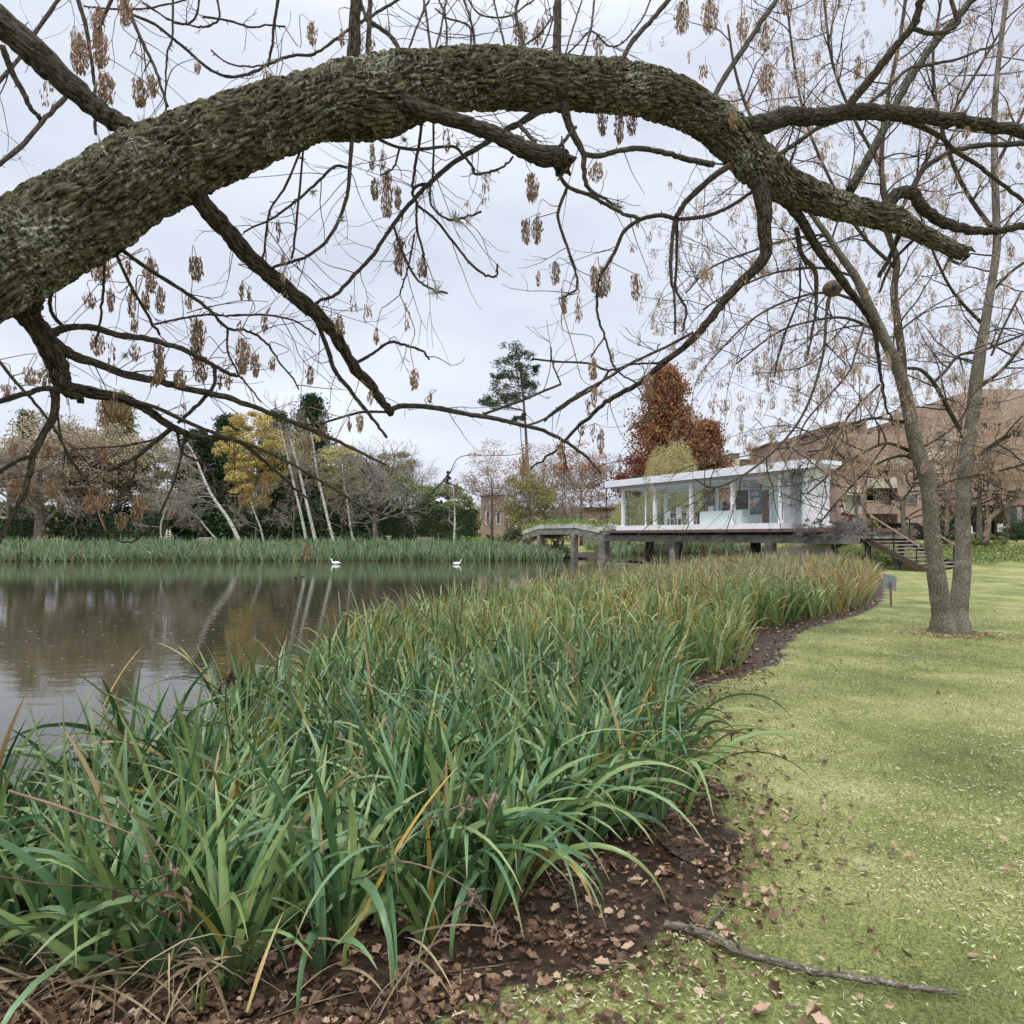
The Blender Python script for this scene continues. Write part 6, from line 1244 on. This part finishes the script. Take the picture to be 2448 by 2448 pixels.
def bush(sx, Y, top, hw, lab, leaf, n, ls, base=None, name='round_bush', z=None):
    x = (sx - CX) / F * Y; zb = hz(x, Y) if z is None else z; zt = EYE - (top - HY) / F * Y; W = hw / F * Y; root = empty(name, (x, Y, zb)); tag(root, lab, 'bush')
    m = MB()
    for k in range(7): m.tube(arc(np.array([x, Y, zb - .05]), np.array([rs.normal(0, .5), rs.normal(0, .5), 1]), (zt - zb) * .8, .02, 5), [.03, .025, .02, .015, .012, .01], 4, False)
    part(m, 'stems', M['bgbark'], root)
    pts = clumps((x, Y, (zb + zt) / 2), (W, W * .7, (zt - zb) / 2), max(12, n // 60), 60, .35); pts[:, 2] = np.maximum(pts[:, 2], zb); m = MB(); diamonds(m, pts, rs.uniform(.6, 1.3, len(pts)) * ls, ls * .6); part(m, 'foliage', M[leaf], root)
bush(1225, 66, 1262, 24, 'dark round bush left of the footbridge steps', 'hedge_leaves', 1800, .16)
bush(1172, 70, 1272, 10, 'left small clipped ball bush by the brick house', 'hedge_leaves', 500, .14); bush(1192, 70, 1272, 10, 'right small clipped ball bush by the brick house', 'olive_leaves', 500, .14)
bush(1130, 60, 1278, 34, 'bright green leafy clump at the right end of the far bank', 'brightleaf', 1500, .16); bush(230, 60, 1296, 40, 'bright green clump rising from the left far reeds', 'light_green_leaves', 1200, .16)
# shrubs around the landing and slope
def pland(t, w_, z): return LP(t, w_, z)
for k, (t, w_, top, lab) in enumerate(((-2.2, -.25, 2.35, 'grey twiggy shrub spilling over the walkway edge beside the white end wall'), (-3.7, -.1, 2.25, 'grey lavender like shrub at the head of the garden steps'))):
    c = LP(t, w_, 1.7); root = empty('grey_shrub', c); tag(root, lab, 'shrub'); m = MB(); br = MB(); pts = clumps(c + (0, 0, .28), (1.1, .8, .52), 40, 110, .3); diamonds(m, pts, .06, .035)
    for _ in range(150): br.tube(arc(c + rs.normal(0, .4, 3) * (1, 1, .2), rs.normal(0, 1, 3) * (1, 1, .5) + (0, 0, .3), .7, .01, 4, .1), .009, 3, False)
    part(br, 'stems', M['greytwig'], root); part(m, 'foliage', M['grey_shrub_leaves'], root)
bush(1995, 42, 1248, 30, 'green bush behind the white end wall', 'light_green_leaves', 1600, .12, z=.9); bush(2065, 44, 1240, 45, 'olive green bushes behind the steps', 'olive_leaves', 2400, .12, z=1.0); bush(2160, 40, 1255, 35, 'straw coloured shrub beside the far handrail', 'tan_leaves', 1800, .10, z=.9)
bush(2020, 46, 1190, 20, 'dark reddish small tree against the apartment wall', 'red_leaves', 1100, .10, z=1.2, name='reddish_shrub'); bush(2268, 44, 1212, 28, 'tall dark green clipped shrub between the two trunks', 'hedge_leaves', 3200, .14, z=1.2)
bush(2110, 36, 1262, 40, 'low green plants under the handrail', 'hedge_leaves', 1500, .09, z=.8); bush(2290, 38, 1268, 50, 'low green ground plants right of the steps', 'hedge_leaves', 2200, .09, z=.9)
bush(2430, 40, 1243, 40, 'dark green bush at the right frame edge', 'hedge_leaves', 2400, .1, z=1.3); bush(2360, 37, 1270, 60, 'trailing ivy clump on the slope near the crooked trunk', 'light_green_leaves', 1800, .09, z=.9)
m = MB(); n = 16000; x = rs.uniform(17.5, 34, n); y = rs.uniform(31, 41, n); k = (((x - 17) * .5 + (y - 33) * .5) > 1.0) & (((x - 17) * .5 + (y - 33) * .5) < 6.5) & (x > 18.8); x, y = x[k], y[k]; diamonds(m, np.stack([x, y, height(x, y) + rs.rand(len(x)) * .22], -1), .13, .09); tag(m.build('slope_ground_cover', M['light_green_leaves']), 'green ground cover on the slope below the apartments', 'ground cover', kind='stuff')
# orchard like trees before the apartments
def front_tree(paths, Y, lab, crown, bark='ashbark', nseed=260, cap=1600):
    allw = [traced(s + '|%g,%g' % (Y, Y)) for s in paths]; root = empty('crooked_tree', allw[0][0][0]); tag(root, lab, 'tree', 'seed hung trees before the apartments'); m = MB(); allw[0][0][0][2] -= .4
    for w3, rr in allw: m.tube(w3, rr, 8)
    part(m, 'trunk', M[bark], root, True); m = MB(); tips = []
    for w3, rr in allw:
        for _ in range(7): i = rs.randint(len(w3) // 2, len(w3)); d = rs.normal(0, 1, 3); d[2] = abs(d[2]) * .6; limbs(m, w3[i], d, rs.uniform(1.2, 2.6), .05, 2, 4, .03, .05, .14, tips=tips, minr=.012)
    part(m, 'branches', M['bark'], root); m = MB()
    pts = clumps(P(crown[0], crown[1], Y), (crown[2] / F * Y, crown[2] / F * Y * .8, crown[3] / F * Y), 60, nseed // 60, .3); tips = list(tips) + list(pts)
    for c in tips[:cap]:
        n = 7; q = c + rs.normal(0, .12, (n, 3)) + (0, 0, -.1); diamonds(m, q, .11, .038, np.stack([rs.normal(0, .3, n), rs.normal(0, .3, n), -np.ones(n)], -1))
    tag(part(m, 'dry_seeds', M['seed2'], root), kind='stuff')
front_tree(["2358,1285 2362,1262 2365,1244 2388,1221 2419,1204 2430,1181 2440,1150|10,8,6"], 36, 'crooked S shaped tree at the right before the ground floor', (2410, 1110, 75, 60), nseed=1500)
front_tree(["2341,1290 2341,1240 2342,1170 2346,1090|10,8,5"], 37, 'straight rough trunk just left of the crooked tree', (2345, 1080, 80, 70), nseed=1500)
front_tree(["2163,1290 2160,1250 2157,1199|9,8", "2157,1199 2138,1176 2115,1142 2095,1110|6,3", "2157,1199 2172,1176 2190,1140|6,3"], 38, 'small forked tree standing behind the steps', (2120, 1090, 90, 70), nseed=2000)
front_tree(["2262,1290 2262,1200 2250,1100|7,4"], 43, 'hazy tree hung with tan seeds before the apartment wing', (2300, 1000, 170, 115), nseed=2600, cap=1500)
front_tree(["2050,1285 2045,1180 2040,1090|6,4"], 45, 'tan seed hung tree beside the pavilion end wall', (2020, 1080, 60, 70), nseed=1500)
print('done build')
